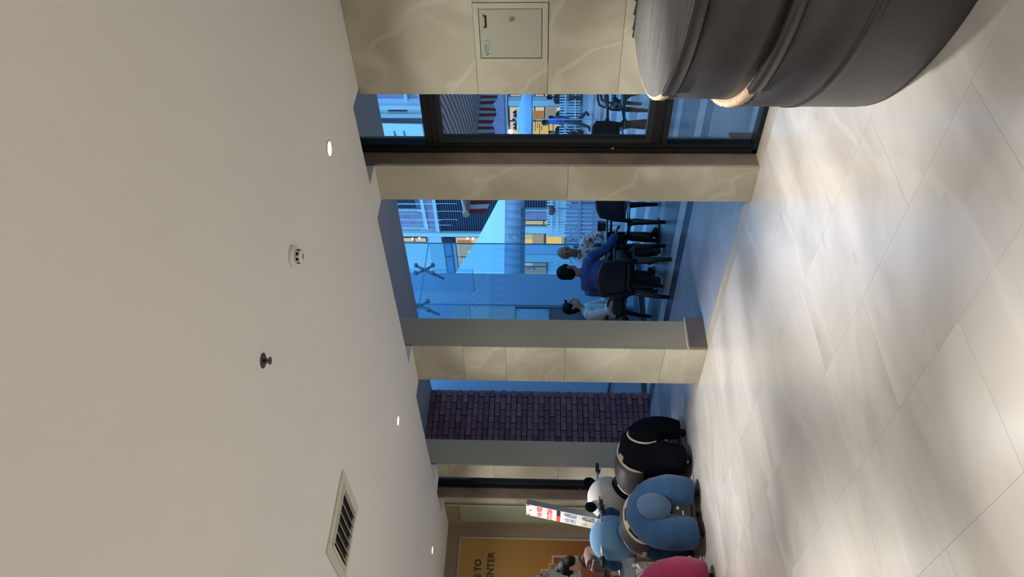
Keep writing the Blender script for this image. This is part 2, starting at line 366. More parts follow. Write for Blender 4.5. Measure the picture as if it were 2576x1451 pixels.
# outdoor floor: bed, then paving laid course by course
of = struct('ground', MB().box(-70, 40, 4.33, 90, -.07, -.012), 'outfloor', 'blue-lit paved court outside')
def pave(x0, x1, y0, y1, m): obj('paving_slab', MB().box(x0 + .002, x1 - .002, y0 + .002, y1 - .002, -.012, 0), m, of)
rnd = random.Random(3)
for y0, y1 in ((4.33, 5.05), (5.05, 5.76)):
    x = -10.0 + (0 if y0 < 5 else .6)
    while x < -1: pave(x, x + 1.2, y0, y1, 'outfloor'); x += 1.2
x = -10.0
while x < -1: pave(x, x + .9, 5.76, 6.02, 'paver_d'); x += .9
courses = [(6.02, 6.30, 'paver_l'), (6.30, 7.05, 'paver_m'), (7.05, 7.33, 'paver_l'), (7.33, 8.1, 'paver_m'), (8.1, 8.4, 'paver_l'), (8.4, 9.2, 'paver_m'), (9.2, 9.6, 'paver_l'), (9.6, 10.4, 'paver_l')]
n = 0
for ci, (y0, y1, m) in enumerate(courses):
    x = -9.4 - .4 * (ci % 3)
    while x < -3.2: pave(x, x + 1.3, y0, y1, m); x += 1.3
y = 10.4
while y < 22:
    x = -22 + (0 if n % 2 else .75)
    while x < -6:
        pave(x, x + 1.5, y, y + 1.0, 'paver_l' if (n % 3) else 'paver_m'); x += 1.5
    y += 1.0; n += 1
for i in range(7):                                                # thin pale inlay lines crossing the dark courses
    x = -8.9 + .95 * i
    for (ya, yb) in ((6.30, 7.05), (7.33, 8.1)):
        obj('inlay_strip', MB().beam((x, ya + .01, .001), (x + .62, yb - .01, .001), .016, .004), 'paver_l', of)

# ------------------------------------------------------------------ brick end wall of the arcade (x = -9.33), brick by brick
bw = struct('wall_brick', MB().box(-9.7, -9.36, 4.53, 6.03, 0, 3.1), 'mortar', 'dark red brick wall at the end of the arcade')
rb = random.Random(11); zc = 0.0; ch = .0775; row = 0; nb = 0
brm = {}
for row in range(40):
    z0 = row * ch; y = 6.06 - (.0 if row % 2 else .105)
    if row % 2 == 0: obj('brick', MB().box(-9.40, -9.331 + rb.uniform(-.004, .004), 5.962, 6.058, z0 + .004, z0 + ch - .004), ['brick', 'brick2', 'brick3'][rb.randrange(3)], bw); nb += 1
    while y > 4.95:
        L = .21
        key = rb.randrange(9)
        if key not in brm:
            o = obj('brick', MB().box(-.06, 0, -.10, .10, .004, ch - .004), ['brick', 'brick2', 'brick3'][key % 3], bw, bevel=.006, segs=1); brm[key] = o.data; used = o
        else:
            used = bpy.data.objects.new('brick', brm[key]); S.collection.objects.link(used); used.parent = bw
            bv = used.modifiers.new('edge', 'BEVEL'); bv.width = .006; bv.segments = 1
        used.location = (-9.332 + rb.uniform(-.006, .006), y - L / 2, z0); y -= L; nb += 1

# ------------------------------------------------------------------ ceiling fittings
M['lens'] = lampmat('lamp_lens', (1.0, .97, .92), 9.0)
M['trimw'] = mat('lamp_trim', (.7, .67, .6), .5)
names = ['round recessed ceiling downlight nearest the marble wall', 'round recessed ceiling downlight in front of the wide beige-sided pillar', 'round recessed ceiling downlight closest to the orange poster']
for i, (x, y) in enumerate(LIGHT_XY):
    lab = names[i] if i < 3 else 'round recessed ceiling downlight outside the picture, %s' % (['beside the half-round counter', 'first of the middle row', 'second of the middle row', 'third of the middle row', 'fourth of the middle row', 'first of the row behind the viewer', 'second of the row behind the viewer', 'third of the row behind the viewer', 'fourth of the row behind the viewer'][i - 3])
    t = thing('ceiling_downlight', lab, 'lamp', (x, y, CZ), 0, 'ceiling downlights')
    prof = [(.050, -.001), (.050, -.006), (.046, -.010), (.041, -.010), (.041, -.002)]
    ring = MB(); n = 32; vs = []; fs = []
    for r, z in prof:
        for j in range(n): a = 2 * PI * j / n; vs.append(V((r * math.cos(a), r * math.sin(a), z)))
    for q in range(len(prof) - 1):
        for j in range(n): fs.append((q * n + j, q * n + (j + 1) % n, (q + 1) * n + (j + 1) % n, (q + 1) * n + j))
    ring.add(vs, fs); obj('trim_ring', ring, 'trimw', t, True)
    obj('lens', MB().lathe([(.0405, -.0035), (.0405, -.005)], 32), 'lens', t)
# smoke detector
t = thing('smoke_detector', 'white round smoke detector on the ceiling', 'smoke detector', (-2.70, 2.50, CZ), .4)
obj('base', MB().lathe([(.052, 0), (.054, -.006), (.052, -.014), (.046, -.019), (.036, -.021)], 36), 'white', t, True)
hd = obj('sensor_head', MB().lathe([(.034, -.02), (.034, -.044), (.030, -.050), (.022, -.053)], 36), 'white', t, True)
for j in range(8):
    a = j * PI / 4; obj('vent_slot', MB().box(.0335, .0348, -.008, .008, -.041, -.028, Matrix.Rotation(a, 4, 'Z')), 'dark', hd)
obj('test_button', MB().lathe([(.014, -.053), (.014, -.0545)], 20), mat('grey_button', (.3, .29, .31), .5), hd)
# sprinkler
M['bronze'] = mat('dark_bronze', (.09, .07, .06), .4, .7)
t = thing('fire_sprinkler', 'dark bronze fire sprinkler head with deflector on the ceiling', 'sprinkler', (-2.72, 1.90, CZ), .7)
obj('escutcheon', MB().lathe([(.034, 0), (.034, -.003), (.026, -.007), (.012, -.005)], 32), 'bronze', t, True)
sf = obj('stem', MB().lathe([(.007, -.004), (.006, -.018), (.004, -.03)], 16), 'bronze', t, True)
obj('deflector', MB().lathe([(.004, -.029), (.018, -.031), (.018, -.0335), (.003, -.0335)], 14), 'bronze', t)
for s_ in (-1, 1): obj('frame_arm', MB().tube([(s_ * .007, 0, -.010), (s_ * .011, 0, -.020), (s_ * .004, 0, -.031)], .0022, 6), 'bronze', sf)
t = thing('fire_sprinkler', 'half seen sprinkler head at the bottom rim of the picture, past the vent', 'sprinkler', (-5.54, 1.96, CZ), .2)
obj('escutcheon', MB().lathe([(.034, 0), (.034, -.003), (.026, -.007), (.012, -.005)], 32), 'bronze', t, True)
obj('stem', MB().lathe([(.007, -.004), (.006, -.018), (.004, -.03)], 16), 'bronze', t, True)
obj('deflector', MB().lathe([(.004, -.029), (.018, -.031), (.018, -.0335), (.003, -.0335)], 14), 'bronze', t)
# air vent
t = thing('air_vent', 'square white ceiling air vent with black slots', 'vent', (-4.512, 1.917, CZ))
h = .258; fr = MB()
def frame_ring(mb, ho, hi, z0, z1):
    mb.box(-ho, ho, hi, ho, z0, z1).box(-ho, ho, -ho, -hi, z0, z1).box(-ho, -hi, -hi, hi, z0, z1).box(hi, ho, -hi, hi, z0, z1); return mb
M['vent'] = mat('vent_paint', (.62, .61, .53), .55)
obj('outer_frame', frame_ring(MB(), h, .195, -.012, 0), 'vent', t, bevel=.003)
obj('inner_frame', frame_ring(MB(), .196, .178, -.022, 0), 'vent', t, bevel=.003)
obj('void', MB().box(-.178, .178, -.178, .178, -.004, -.001), 'dark', t)
for i in range(6):
    y = -.150 + .06 * i
    obj('louvre', MB().beam((-.178, y, -.014), (.178, y, -.014), .026, .003, (0, -.72, .69)), 'vent', t)

# ------------------------------------------------------------------ cabinet in the marble wall
t = thing('wall_cabinet', 'flush grey-green metal cabinet set in the marble wall', 'cabinet', (-2.535, FY, 1.7115))
def ringx(mb, x0, x1, z0, z1, xi0, xi1, zi0, zi1, y0, y1):
    mb.box(x0, x1, y0, y1, zi1, z1).box(x0, x1, y0, y1, z0, zi0).box(x0, xi0, y0, y1, zi0, zi1).box(xi1, x1, y0, y1, zi0, zi1); return mb
obj('frame', ringx(MB(), -.2, .2, -.2215, .2245, -.171, .163, -.187, .193, -.006, .012), 'cabinet', t, bevel=.0015)
obj('gap', MB().box(-.172, .164, .004, .012, -.188, .194), 'dark', t)
dr = obj('door', MB().box(-.1665, .1595, -.005, .004, -.1835, .1895), mat('cabinet_door_paint', (.36, .36, .28), .42, var=.03, vscale=4), t, bevel=.002)
obj('lock', MB().cyl((.096, -.013, -.002), (.096, -.005, -.002), .0135, n=20).box(.0945, .0975, -.0138, -.0128, -.007, .003), 'steel', dr)
sl = obj('slot', MB().box(.04, .122, -.0065, -.005, .146, .168), 'dark', dr)
obj('paper_tag', MB().box(.05, .115, -.0072, -.0066, .159, .166), mat('yellow_tag', (.6, .5, .2), .6), dr)
obj('screw', MB().cyl((.128, -.007, .165), (.128, -.005, .165), .003, n=8), 'dark', dr)
pl = obj('rating_plate', MB().box(-.148, -.045, -.0065, -.005, .127, .176), mat('rating_plate', (.33, .37, .31), .4), dr)
mxp = frame_m((-.1, -.0068, .165), (1, 0, 0), (0, 0, 1))
obj('print_lines', MB().box(-.13, -.065, -.0072, -.0066, .160, .164).box(-.13, -.075, -.0072, -.0066, .151, .154).box(-.12, -.07, -.0072, -.0066, .141, .144), mat('plate_ink', (.12, .15, .13), .6), dr)
obj('plate_emblem', MB().lathe([(.008, -.0005), (.008, 0)], 16), mat('emblem_ink', (.12, .15, .13), .6), dr).matrix_local = Matrix.Translation((-.138, -.0066, .147)) @ Matrix.Rotation(PI / 2, 4, 'X')
for x_ in (-.145, -.049): obj('rivet', MB().cyl((x_, -.0075, .152), (x_, -.006, .152), .0025, n=8), 'dark', dr)

# ------------------------------------------------------------------ half-round upholstered counter against the marble wall
def leather(name, c, rough=.45):
    return mat(name, c, rough, var=.18, vscale=3.0, bump=.12, bscale=140)
M['leather'] = leather('charcoal_leatherette', (.040, .039, .043), .42)
M['leather2'] = leather('charcoal_leatherette_band', (.026, .0255, .028), .45)
M['felt'] = mat('brushed_grey_felt', (.085, .078, .074), .8, var=.28, vscale=22, vec=(.25, 1.8, 1), bump=.25, bscale=120)
M['rawwood'] = mat('bare_board_edge', (.55, .38, .25), .75, var=.2, vscale=30)
t = thing('round_counter', 'big half-round charcoal leatherette counter with torn worn edges', 'counter')
CX, CY = -1.08, 4.0
A0, A1 = PI - .132, 2 * PI + .132
def arc(r, z, n=72, jag=0.0, seed=1, a0=A0, a1=A1):
    q = random.Random(seed); pts = []
    for i in range(n + 1):
        a = a0 + (a1 - a0) * i / n; rr = r + (q.uniform(-jag, jag) if jag else 0)
        pts.append(V((CX + rr * math.cos(a), CY + rr * math.sin(a), z)))
    return pts
def shell(mb, prof, n=96, jag=0.0, seed=1, close=True, a0=A0, a1=A1):
    rows = [arc(r, z, n, jag if jagged else 0, seed + i, a0, a1) for i, (r, z, jagged) in enumerate([(p + (False,))[:3] for p in prof])]
    vs = [p for r in rows for p in r]; k = n + 1; fs = []
    m = len(rows)
    for i in range(m if close else m - 1):
        i2 = (i + 1) % m
        for j in range(n): fs.append((i * k + j, i * k + j + 1, i2 * k + j + 1, i2 * k + j))
    if close: fs.append(tuple(i * k for i in range(m))); fs.append(tuple(i * k + n for i in range(m))[::-1])
    return mb.add(vs, fs)
R = dict(lip=1.455, up=1.452, shelf=1.484, low=1.487, base=1.482)
ZT, ZS, ZM = .975, .635, .325
lo = obj('lower_tier', shell(MB(), [(1.34, .004), (R['base'], .004), (R['base'] + .006, .03), (R['low'], ZM - .02), (R['low'], ZS - .035), (1.34, ZS - .035)]), 'leather', t, True)
obj('seam_band', shell(MB(), [(R['low'] - .01, ZM - .022), (R['low'] + .0035, ZM - .020), (R['low'] + .005, ZM + .02), (R['low'] - .01, ZM + .022)]), 'leather2', t, True)
obj('shelf_board', shell(MB(), [(1.25, ZS - .03), (1.474, ZS - .03), (1.474, ZS - .002), (1.25, ZS - .002)]), 'rawwood', t)
obj('shelf_lip', shell(MB(), [(1.472, ZS - .045), (R['shelf'] + .012, ZS - .045), (R['shelf'] + .014, ZS - .004), (1.470, ZS + .006, True)], jag=.0025, seed=5, a0=PI + .92), 'leather2', t, True)
obj('worn_edge', shell(MB(), [(1.465, ZS - .04), (R['shelf'] + .006, ZS - .036, True), (R['shelf'] + .004, ZS - .002, True), (1.462, ZS + .004)], jag=.0035, seed=9, a1=PI + .93), 'rawwood', t, True)
obj('upper_tier', shell(MB(), [(1.30, ZS - .02), (R['up'] + .004, ZS - .002), (R['up'], ZS + .04), (R['up'], ZT - .05), (1.30, ZT - .05)]), 'leather', t, True)
obj('top_board', shell(MB(), [(.02, ZT - .05), (R['up'] - .012, ZT - .05), (R['up'] - .012, ZT - .006), (.02, ZT - .006)]), 'rawwood', t)
obj('top_lip', shell(MB(), [(R['up'] - .02, ZT - .056), (R['lip'] + .006, ZT - .052), (R['lip'] + .008, ZT - .004, True), (R['lip'] - .004, ZT + .004, True)], jag=.002, seed=3, a0=PI + .80), 'leather2', t, True)
obj('worn_top_edge', shell(MB(), [(R['up'] - .02, ZT - .045), (R['lip'] + .002, ZT - .04, True), (R['lip'], ZT - .002, True), (R['lip'] - .02, ZT)], jag=.003, seed=4, a1=PI + .81), 'rawwood', t, True)
# grey felt top, torn along the wall
q = random.Random(8); bm = MB(); edge = [p for p in arc(R['lip'] - .012, 0, 96, .002, 2) if p.y < 4.18]
ftop = [(p.x, p.y) for p in edge]
back = []
x = CX + 1.425
while x > CX - 1.425:
    back.append((x, 4.2 - .012 - q.uniform(0, .010) - (.06 if x < CX - 1.1 else 0) * q.random())); x -= q.uniform(.02, .07)
fel = obj('felt_top', bm.prism(ftop + back, (0, 0, .006), (0, 0, ZT - .004), (1, 0, 0), (0, 1, 0)), 'felt', t)
fl_ = MB(); x = CX - 1.05
while x > CX - 1.44:                                                  # curled black flap of the torn cover
    y = 4.2 - .014; w_ = q.uniform(.02, .05); hh = q.uniform(.004, .02)
    fl_.add([(x, y - .02, ZT), (x - w_, y - .02, ZT), (x - w_, y, ZT + hh), (x, y, ZT + hh * .6), (x, y + .006, ZT), (x - w_, y + .006, ZT)], [(0, 1, 2, 3), (3, 2, 5, 4), (0, 3, 4), (1, 5, 2), (0, 4, 5, 1)]); x -= w_ * 1.1
obj('torn_flap', fl_, 'dark', t)

# ------------------------------------------------------------------ plush animal ride-on scooters
def plush(name, c, c2): return mat(name, c, .95, col2=c2, vscale=2.6, bump=.5, bscale=170, sheen=.2 if c[2] > .05 else 0, spec=.2 if c[2] > .05 else .03)
M['plush_blue'] = plush('blue_plush', (.022, .070, .165), (.034, .098, .225))
M['plush_pale'] = plush('pale_blue_plush', (.055, .11, .20), (.07, .135, .24))
M['plush_sky'] = plush('sky_blue_plush', (.11, .27, .48), (.16, .34, .56))
M['plush_black'] = plush('black_plush', (.006, .007, .011), (.010, .011, .016))
M['plush_white'] = plush('off_white_plush', (.48, .45, .44), (.60, .56, .54))
M['plush_pink'] = plush('raspberry_plush', (.27, .022, .075), (.34, .032, .10))
M['saddle'] = mat('dark_saddle_vinyl', (.05, .042, .045), .5, var=.1, vscale=8)
M['cream'] = mat('cream_piping', (.62, .55, .44), .6)
M['gold'] = mat('gold_patch', (.50, .36, .17), .5)
M['rubber'] = mat('black_rubber', (.012, .012, .013), .6)
M['greybase'] = mat('grey_ride_base', (.035, .035, .038), .5)
M['silver'] = mat('silver_plastic', (.55, .55, .56), .3, .6)
def plush_ride(label, loc, rz, mb_, mh, mp, piping, ears):
    t = thing('plush_ride', label, 'ride-on toy', loc, rz, 'plush animal ride-on scooters')
    b = MB()
    b.ell((.03, 0, .505), (.37, .245, .195), n=24, m=16).ell((-.21, 0, .50), (.20, .255, .20), n=24, m=16)
    for s in (-1, 1):
        b.tube([(-.20, s * .14, .56), (-.245, s * .175, .44), (-.27, s * .195, .30), (-.26, s * .195, .17), (-.25, s * .19, .07)], [.12, .155, .165, .162, .135], 20)
        b.tube([(.24, s * .13, .52), (.29, s * .17, .36), (.31, s * .18, .2), (.31, s * .18, .085)], [.10, .115, .12, .09], 16)
    b.tube([(.22, 0, .55), (.38, 0, .64), (.47, 0, .72)], [.16, .13, .12], 16)
    body = blob('body', b, .016, mb_, t, 8, .006, 9)
    p = MB().ell((-.405, 0, .455), (.075, .125, .165), Matrix.Rotation(-.12, 3, 'Y'), 24, 16)
    tp = blob('tail_pad', p, .012, mp, t, 4, .003, 12)
    if piping:
        pts = [(-.475 + .03 * math.cos(a) * 0, .128 * math.sin(a), .455 + .17 * math.cos(a)) for a in [x * .16 for x in range(-2, 15)]]
        obj('piping', MB().tube([(-.40 - .035 * abs(math.cos(i * .4)) * 0, y, z) for i, (x, y, z) in enumerate(pts)], .011, 8), 'cream', tp, True)
    # saddle blanket over the back with cream edge and two rear patches
    def hoop(x, grow, a):
        k = math.sqrt(max(.05, 1 - ((x - .03) / .40) ** 2)); return V((x, (.245 + grow) * k * math.sin(a) * 1.04, .505 + (.197 + grow) * k * math.cos(a)))
    vs, fs = [], []; na, nx = 20, 6
    for gi, g in enumerate((.034, .012)):
        for i in range(nx + 1):
            for j in range(na + 1): vs.append(hoop(-.13 + .36 * i / nx, g, -1.75 + 3.5 * j / na))
    k1 = (nx + 1) * (na + 1)
    for i in range(nx):
        for j in range(na):
            a = i * (na + 1) + j; fs += [(a, a + 1, a + na + 2, a + na + 1), (k1 + a, k1 + a + na + 1, k1 + a + na + 2, k1 + a + 1)]
    for i in range(nx):
        for j in (0, na):
            a = i * (na + 1) + j; fs.append((a, a + na + 1, k1 + a + na + 1, k1 + a))
    for i in (0, nx):
        for j in range(na):
            a = i * (na + 1) + j; fs.append((a, k1 + a, k1 + a + 1, a + 1))
    sd = obj('saddle', MB().add(vs, fs), 'saddle', t, True)
    obj('saddle_piping', MB().tube([hoop(-.135, .026, -1.75 + 3.5 * j / 24) for j in range(25)], .014, 8), 'cream', sd, True)
    obj('saddle_piping', MB().tube([hoop(.235, .026, -1.75 + 3.5 * j / 24) for j in range(25)], .012, 8), 'cream', sd, True)
    for s, m in ((-1, 'cream'), (1, 'gold')):
        pv = [hoop(-.14, .030, s * .22), hoop(-.14, .030, s * .62), hoop(-.23, .036, s * .55), hoop(-.225, .036, s * .30)]
        obj('rear_patch', MB().quad(*pv, .012 * s), m, sd)
    obj('buckle', MB().box(-.035, .035, -.009, .009, -.016, .016, Matrix.Translation(hoop(.05, .04, 1.55))), 'silver', sd, bevel=.003)
    # handlebar
    hb = obj('handlebar', MB().tube([(.33, 0, .62), (.37, 0, .80), (.38, 0, .89)], .018, 10).tube([(.36, -.29, .885), (.38, -.14, .89), (.38, .14, .89), (.36, .29, .885)], .012, 10), 'silver', t, True)
    for s in (-1, 1):
        obj('grip', MB().tube([(.365, s * .235, .887), (.358, s * .31, .885), (.352, s * .345, .884)], [.021, .021, .018], 12), 'rubber', hb, True)
        obj('brake_lever', MB().tube([(.385, s * .22, .875), (.40, s * .27, .858), (.395, s * .31, .85)], .007, 6), 'rubber', hb, True)
    # head
    hm = MB().ell((.52, 0, .775), (.22, .24, .225), n=24, m=16).ell((.70, 0, .715), (.14, .15, .12), n=20, m=12)
    hd = blob('head', hm, .013, mh, t, 6, .004, 10)
    obj('nose', MB().ell((.835, 0, .745), (.025, .04, .028)), 'rubber', hd, True)
    for s in (-1, 1):
        obj('eye', MB().ell((.70, s * .115, .83), (.018, .022, .026)), 'rubber', hd, True)
        if ears == 'round': er = MB().ell((.47, s * .18, .975), (.035, .068, .066), Matrix.Rotation(s * -.3, 3, 'X'))
        else: er = MB().tube([(.50, s * .19, .90), (.50, s * .25, .85), (.51, s * .275, .76), (.53, s * .27, .68)], [.03, .05, .06, .035], 12, .45, (1, 0, 0))
        blob('ear', er, .010, 'plush_black' if ears == 'round' else mb_, hd, 3)
    # running gear
    ch = obj('chassis', MB().box(-.28, .36, -.14, .14, .05, .09).box(-.30, -.18, -.07, .07, .10, .28), 'greybase', t, bevel=.012)
    obj('status_light', MB().box(-.306, -.30, -.04, -.01, .21, .235), 'silver', ch); obj('charge_socket', MB().box(-.306, -.30, .0, .045, .17, .185), 'silver', ch)
    obj('foot_rest', MB().box(.0, .16, -.30, -.16, .12, .14), 'greybase', ch, bevel=.004); obj('foot_rest', MB().box(.0, .16, .16, .30, .12, .14), 'greybase', ch, bevel=.004)
    for x in (-.25, .31):
        for s in (-1, 1):
            wl = obj('wheel', MB().cyl((x, s * .20 - .022, .042), (x, s * .20 + .022, .042), .042, n=20), 'rubber', ch, True)
            obj('hub_cap', MB().cyl((x, s * .221, .042), (x, s * .227, .042), .02, n=14), 'silver', wl)
    return t
plush_ride('black plush ride with cream head and dark saddle, nearest the brick wall', (-7.35, 3.90, 0), math.radians(198), 'plush_black', 'plush_white', 'plush_black', True, 'round')
plush_ride('blue plush ride seen from behind with light oval tail pad', (-7.16, 3.18, 0), math.radians(176), 'plush_blue', 'plush_sky', 'plush_pale', False, 'flop')
plush_ride('raspberry pink plush ride half cut off by the picture rim', (-7.04, 2.36, 0), math.radians(170), 'plush_pink', 'plush_pink', 'plush_pink', False, 'flop')

# ------------------------------------------------------------------ leaning sign board
t = thing('sign_board', 'white leaning sign board with red lettering and ride photos', 'sign', (-8.12, 3.385, 0))
TL = math.atan(.20)
Rl = Matrix.Rotation(-TL, 4, 'X')
M['boardwhite'] = mat('sign_white', (.58, .57, .55), .4); M['red'] = mat('sign_red', (.72, .05, .03), .5); M['signgrey'] = mat('sign_grey_edge', (.25, .25, .27), .5)
bd = obj('panel', MB().box(-.14, .14, 0, .055, .06, 1.70, Rl), 'signgrey', t, bevel=.003)
obj('face', MB().box(-.138, .138, -.003, 0, .062, 1.698, Rl), 'boardwhite', t)
obj('stand_leg', MB().beam((-.1, .12, .8), (-.1, .50, .012), .03, .02).beam((.1, .12, .8), (.1, .50, .012), .03, .02), 'signgrey', t)
def onface(x, z): return Rl @ Matrix.Translation((x, -.0035, z)) @ frame_m((0, 0, 0), (1, 0, 0), (0, 0, 1))
text('lettering', 'FUN RIDE', .076, 'red', t, onface(0, 1.545), .001, sx=.74, bold=.0028)
text('lettering', 'STATION', .078, 'red', t, onface(0, 1.43), .001, sx=.78, bold=.0028)
obj('top_motif', MB().prism([(-.03, 0), (.03, 0), (0, -.028)], (0, -.001, 0), (0, -.003, 1.66), (1, 0, 0), (0, 0, 1)).prism([(-.138, .03), (-.09, .03), (-.115, -.01), (-.138, -.005)], (0, -.001, 0), (0, -.003, 1.66), (1, 0, 0), (0, 0, 1)).prism([(.138, .03), (.10, .03), (.112, .005), (.138, .0)], (0, -.001, 0), (0, -.003, 1.66), (1, 0, 0), (0, 0, 1)), 'red', t).matrix_local = Rl
obj('red_band', MB().box(-.138, .0, -.0045, -.003, 1.315, 1.355, Rl), 'red', t); obj('black_band', MB().box(.0, .138, -.0045, -.003, 1.315, 1.355, Rl), mat('sign_black', (.02, .02, .022), .5), t)
cols = [((.10, .12, .22), (.55, .58, .66)), ((.05, .06, .08), (.45, .5, .6)), ((.35, .28, .16), (.75, .70, .6)), ((.04, .04, .04), (.4, .38, .34)), ((.12, .1, .09), (.7, .68, .6)), ((.06, .06, .07), (.5, .45, .4)), ((.3, .1, .1), (.7, .6, .6)), ((.1, .2, .3), (.6, .7, .8))]
for i in range(8):
    r_, c_ = divmod(i, 2); x = -.068 + .136 * c_; z = 1.20 - .20 * r_
    pm = mat('printed_photo', cols[i][0], .45, col2=cols[i][1], vscale=16)
    obj('ride_photo', MB().prism([(-.05, -.062), (.05, -.062), (.055, .05), (.02, .078), (-.04, .068)], (0, -.0012, 0), (x, -.003, z), (1, 0, 0), (0, 0, 1)), pm, t).matrix_local = Rl

# ------------------------------------------------------------------ poster on the end wall
t = thing('wall_poster', 'large orange framed poster with black capital lettering on the end wall', 'poster', (EX, 3.1, 1.4))
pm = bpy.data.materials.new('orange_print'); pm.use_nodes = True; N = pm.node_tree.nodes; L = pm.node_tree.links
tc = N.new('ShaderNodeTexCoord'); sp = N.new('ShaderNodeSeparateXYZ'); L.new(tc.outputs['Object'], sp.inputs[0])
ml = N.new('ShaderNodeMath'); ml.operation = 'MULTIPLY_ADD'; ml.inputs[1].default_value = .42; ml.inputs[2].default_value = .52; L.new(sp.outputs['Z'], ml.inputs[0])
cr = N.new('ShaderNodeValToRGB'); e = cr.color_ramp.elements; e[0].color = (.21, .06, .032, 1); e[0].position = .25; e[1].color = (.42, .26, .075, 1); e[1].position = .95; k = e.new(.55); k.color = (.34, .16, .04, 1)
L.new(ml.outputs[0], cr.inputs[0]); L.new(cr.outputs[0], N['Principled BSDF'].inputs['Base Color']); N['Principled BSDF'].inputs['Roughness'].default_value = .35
M['orange'] = pm; M['ink'] = mat('poster_ink', (.035, .022, .015), .5); M['pframe'] = mat('poster_frame', (.42, .38, .28), .4)
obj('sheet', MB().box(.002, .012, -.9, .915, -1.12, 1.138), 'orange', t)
fr = MB(); frame = [(-.92, .935, 1.132, 1.152), (-.92, .935, -1.14, -1.12), (-.92, -.9, -1.12, 1.132), (.913, .935, -1.12, 1.132)]
for y0, y1, z0, z1 in frame: fr.box(.001, .022, y0, y1, z0, z1)
obj('frame', fr, 'pframe', t, bevel=.002)
def onwall(y, z): return frame_m((.0125, y - 3.1, z - 1.4), (0, 1, 0), (0, 0, 1))
text('lettering', 'WELCOME TO', .112, 'ink', t, onwall(3.745, 2.288), .0008, 'RIGHT', bold=.003)
text('lettering', 'CENTER', .118, 'ink', t, onwall(3.835, 2.127), .0008, 'RIGHT', bold=.003)
M['pale_ink'] = mat('poster_pale_line', (.52, .34, .20), .5); M['grey_ink'] = mat('poster_grey_print', (.26, .30, .30), .5); M['purple_ink'] = mat('poster_purple_print', (.20, .13, .19), .5)
def flat(name, pts, m, d=.0008, lift=.0125): return obj(name, MB().prism([(y - 3.1, z - 1.4) for y, z in pts], (d, 0, 0), (lift, 0, 0), (0, 1, 0), (0, 0, 1)), m, t)
flat('printed_steps', [(3.82, .9), (3.82, 1.36), (3.79, 1.36), (3.79, .9)], 'pale_ink'); flat('printed_steps', [(3.79, 1.36), (3.70, 1.36), (3.70, 1.335), (3.79, 1.335)], 'pale_ink')
flat('printed_steps', [(3.72, 1.36), (3.72, 1.40), (3.62, 1.40), (3.62, 1.38), (3.70, 1.38), (3.70, 1.36)], 'pale_ink'); flat('printed_steps', [(3.64, 1.40), (3.64, 1.50), (3.55, 1.50), (3.55, 1.48), (3.62, 1.48), (3.62, 1.40)], 'pale_ink')
flat('printed_shadow', [(3.79, .9), (3.79, 1.335), (3.72, 1.33), (3.70, .9)], mat('poster_brown_print', (.16, .08, .05), .5))
flat('printed_tower', [(3.66, 1.0), (3.64, 1.36), (3.52, 1.62), (3.3, 1.70), (3.1, 1.60), (3.05, .9)], 'grey_ink'); flat('printed_tower_sign', [(3.60, 1.40), (3.55, 1.50), (3.49, 1.48), (3.53, 1.38)], 'purple_ink', .0009, .0134)
flat('printed_star', [(3.50, 2.03), (3.53, 1.99), (3.50, 1.95), (3.47, 1.99)], 'ink')

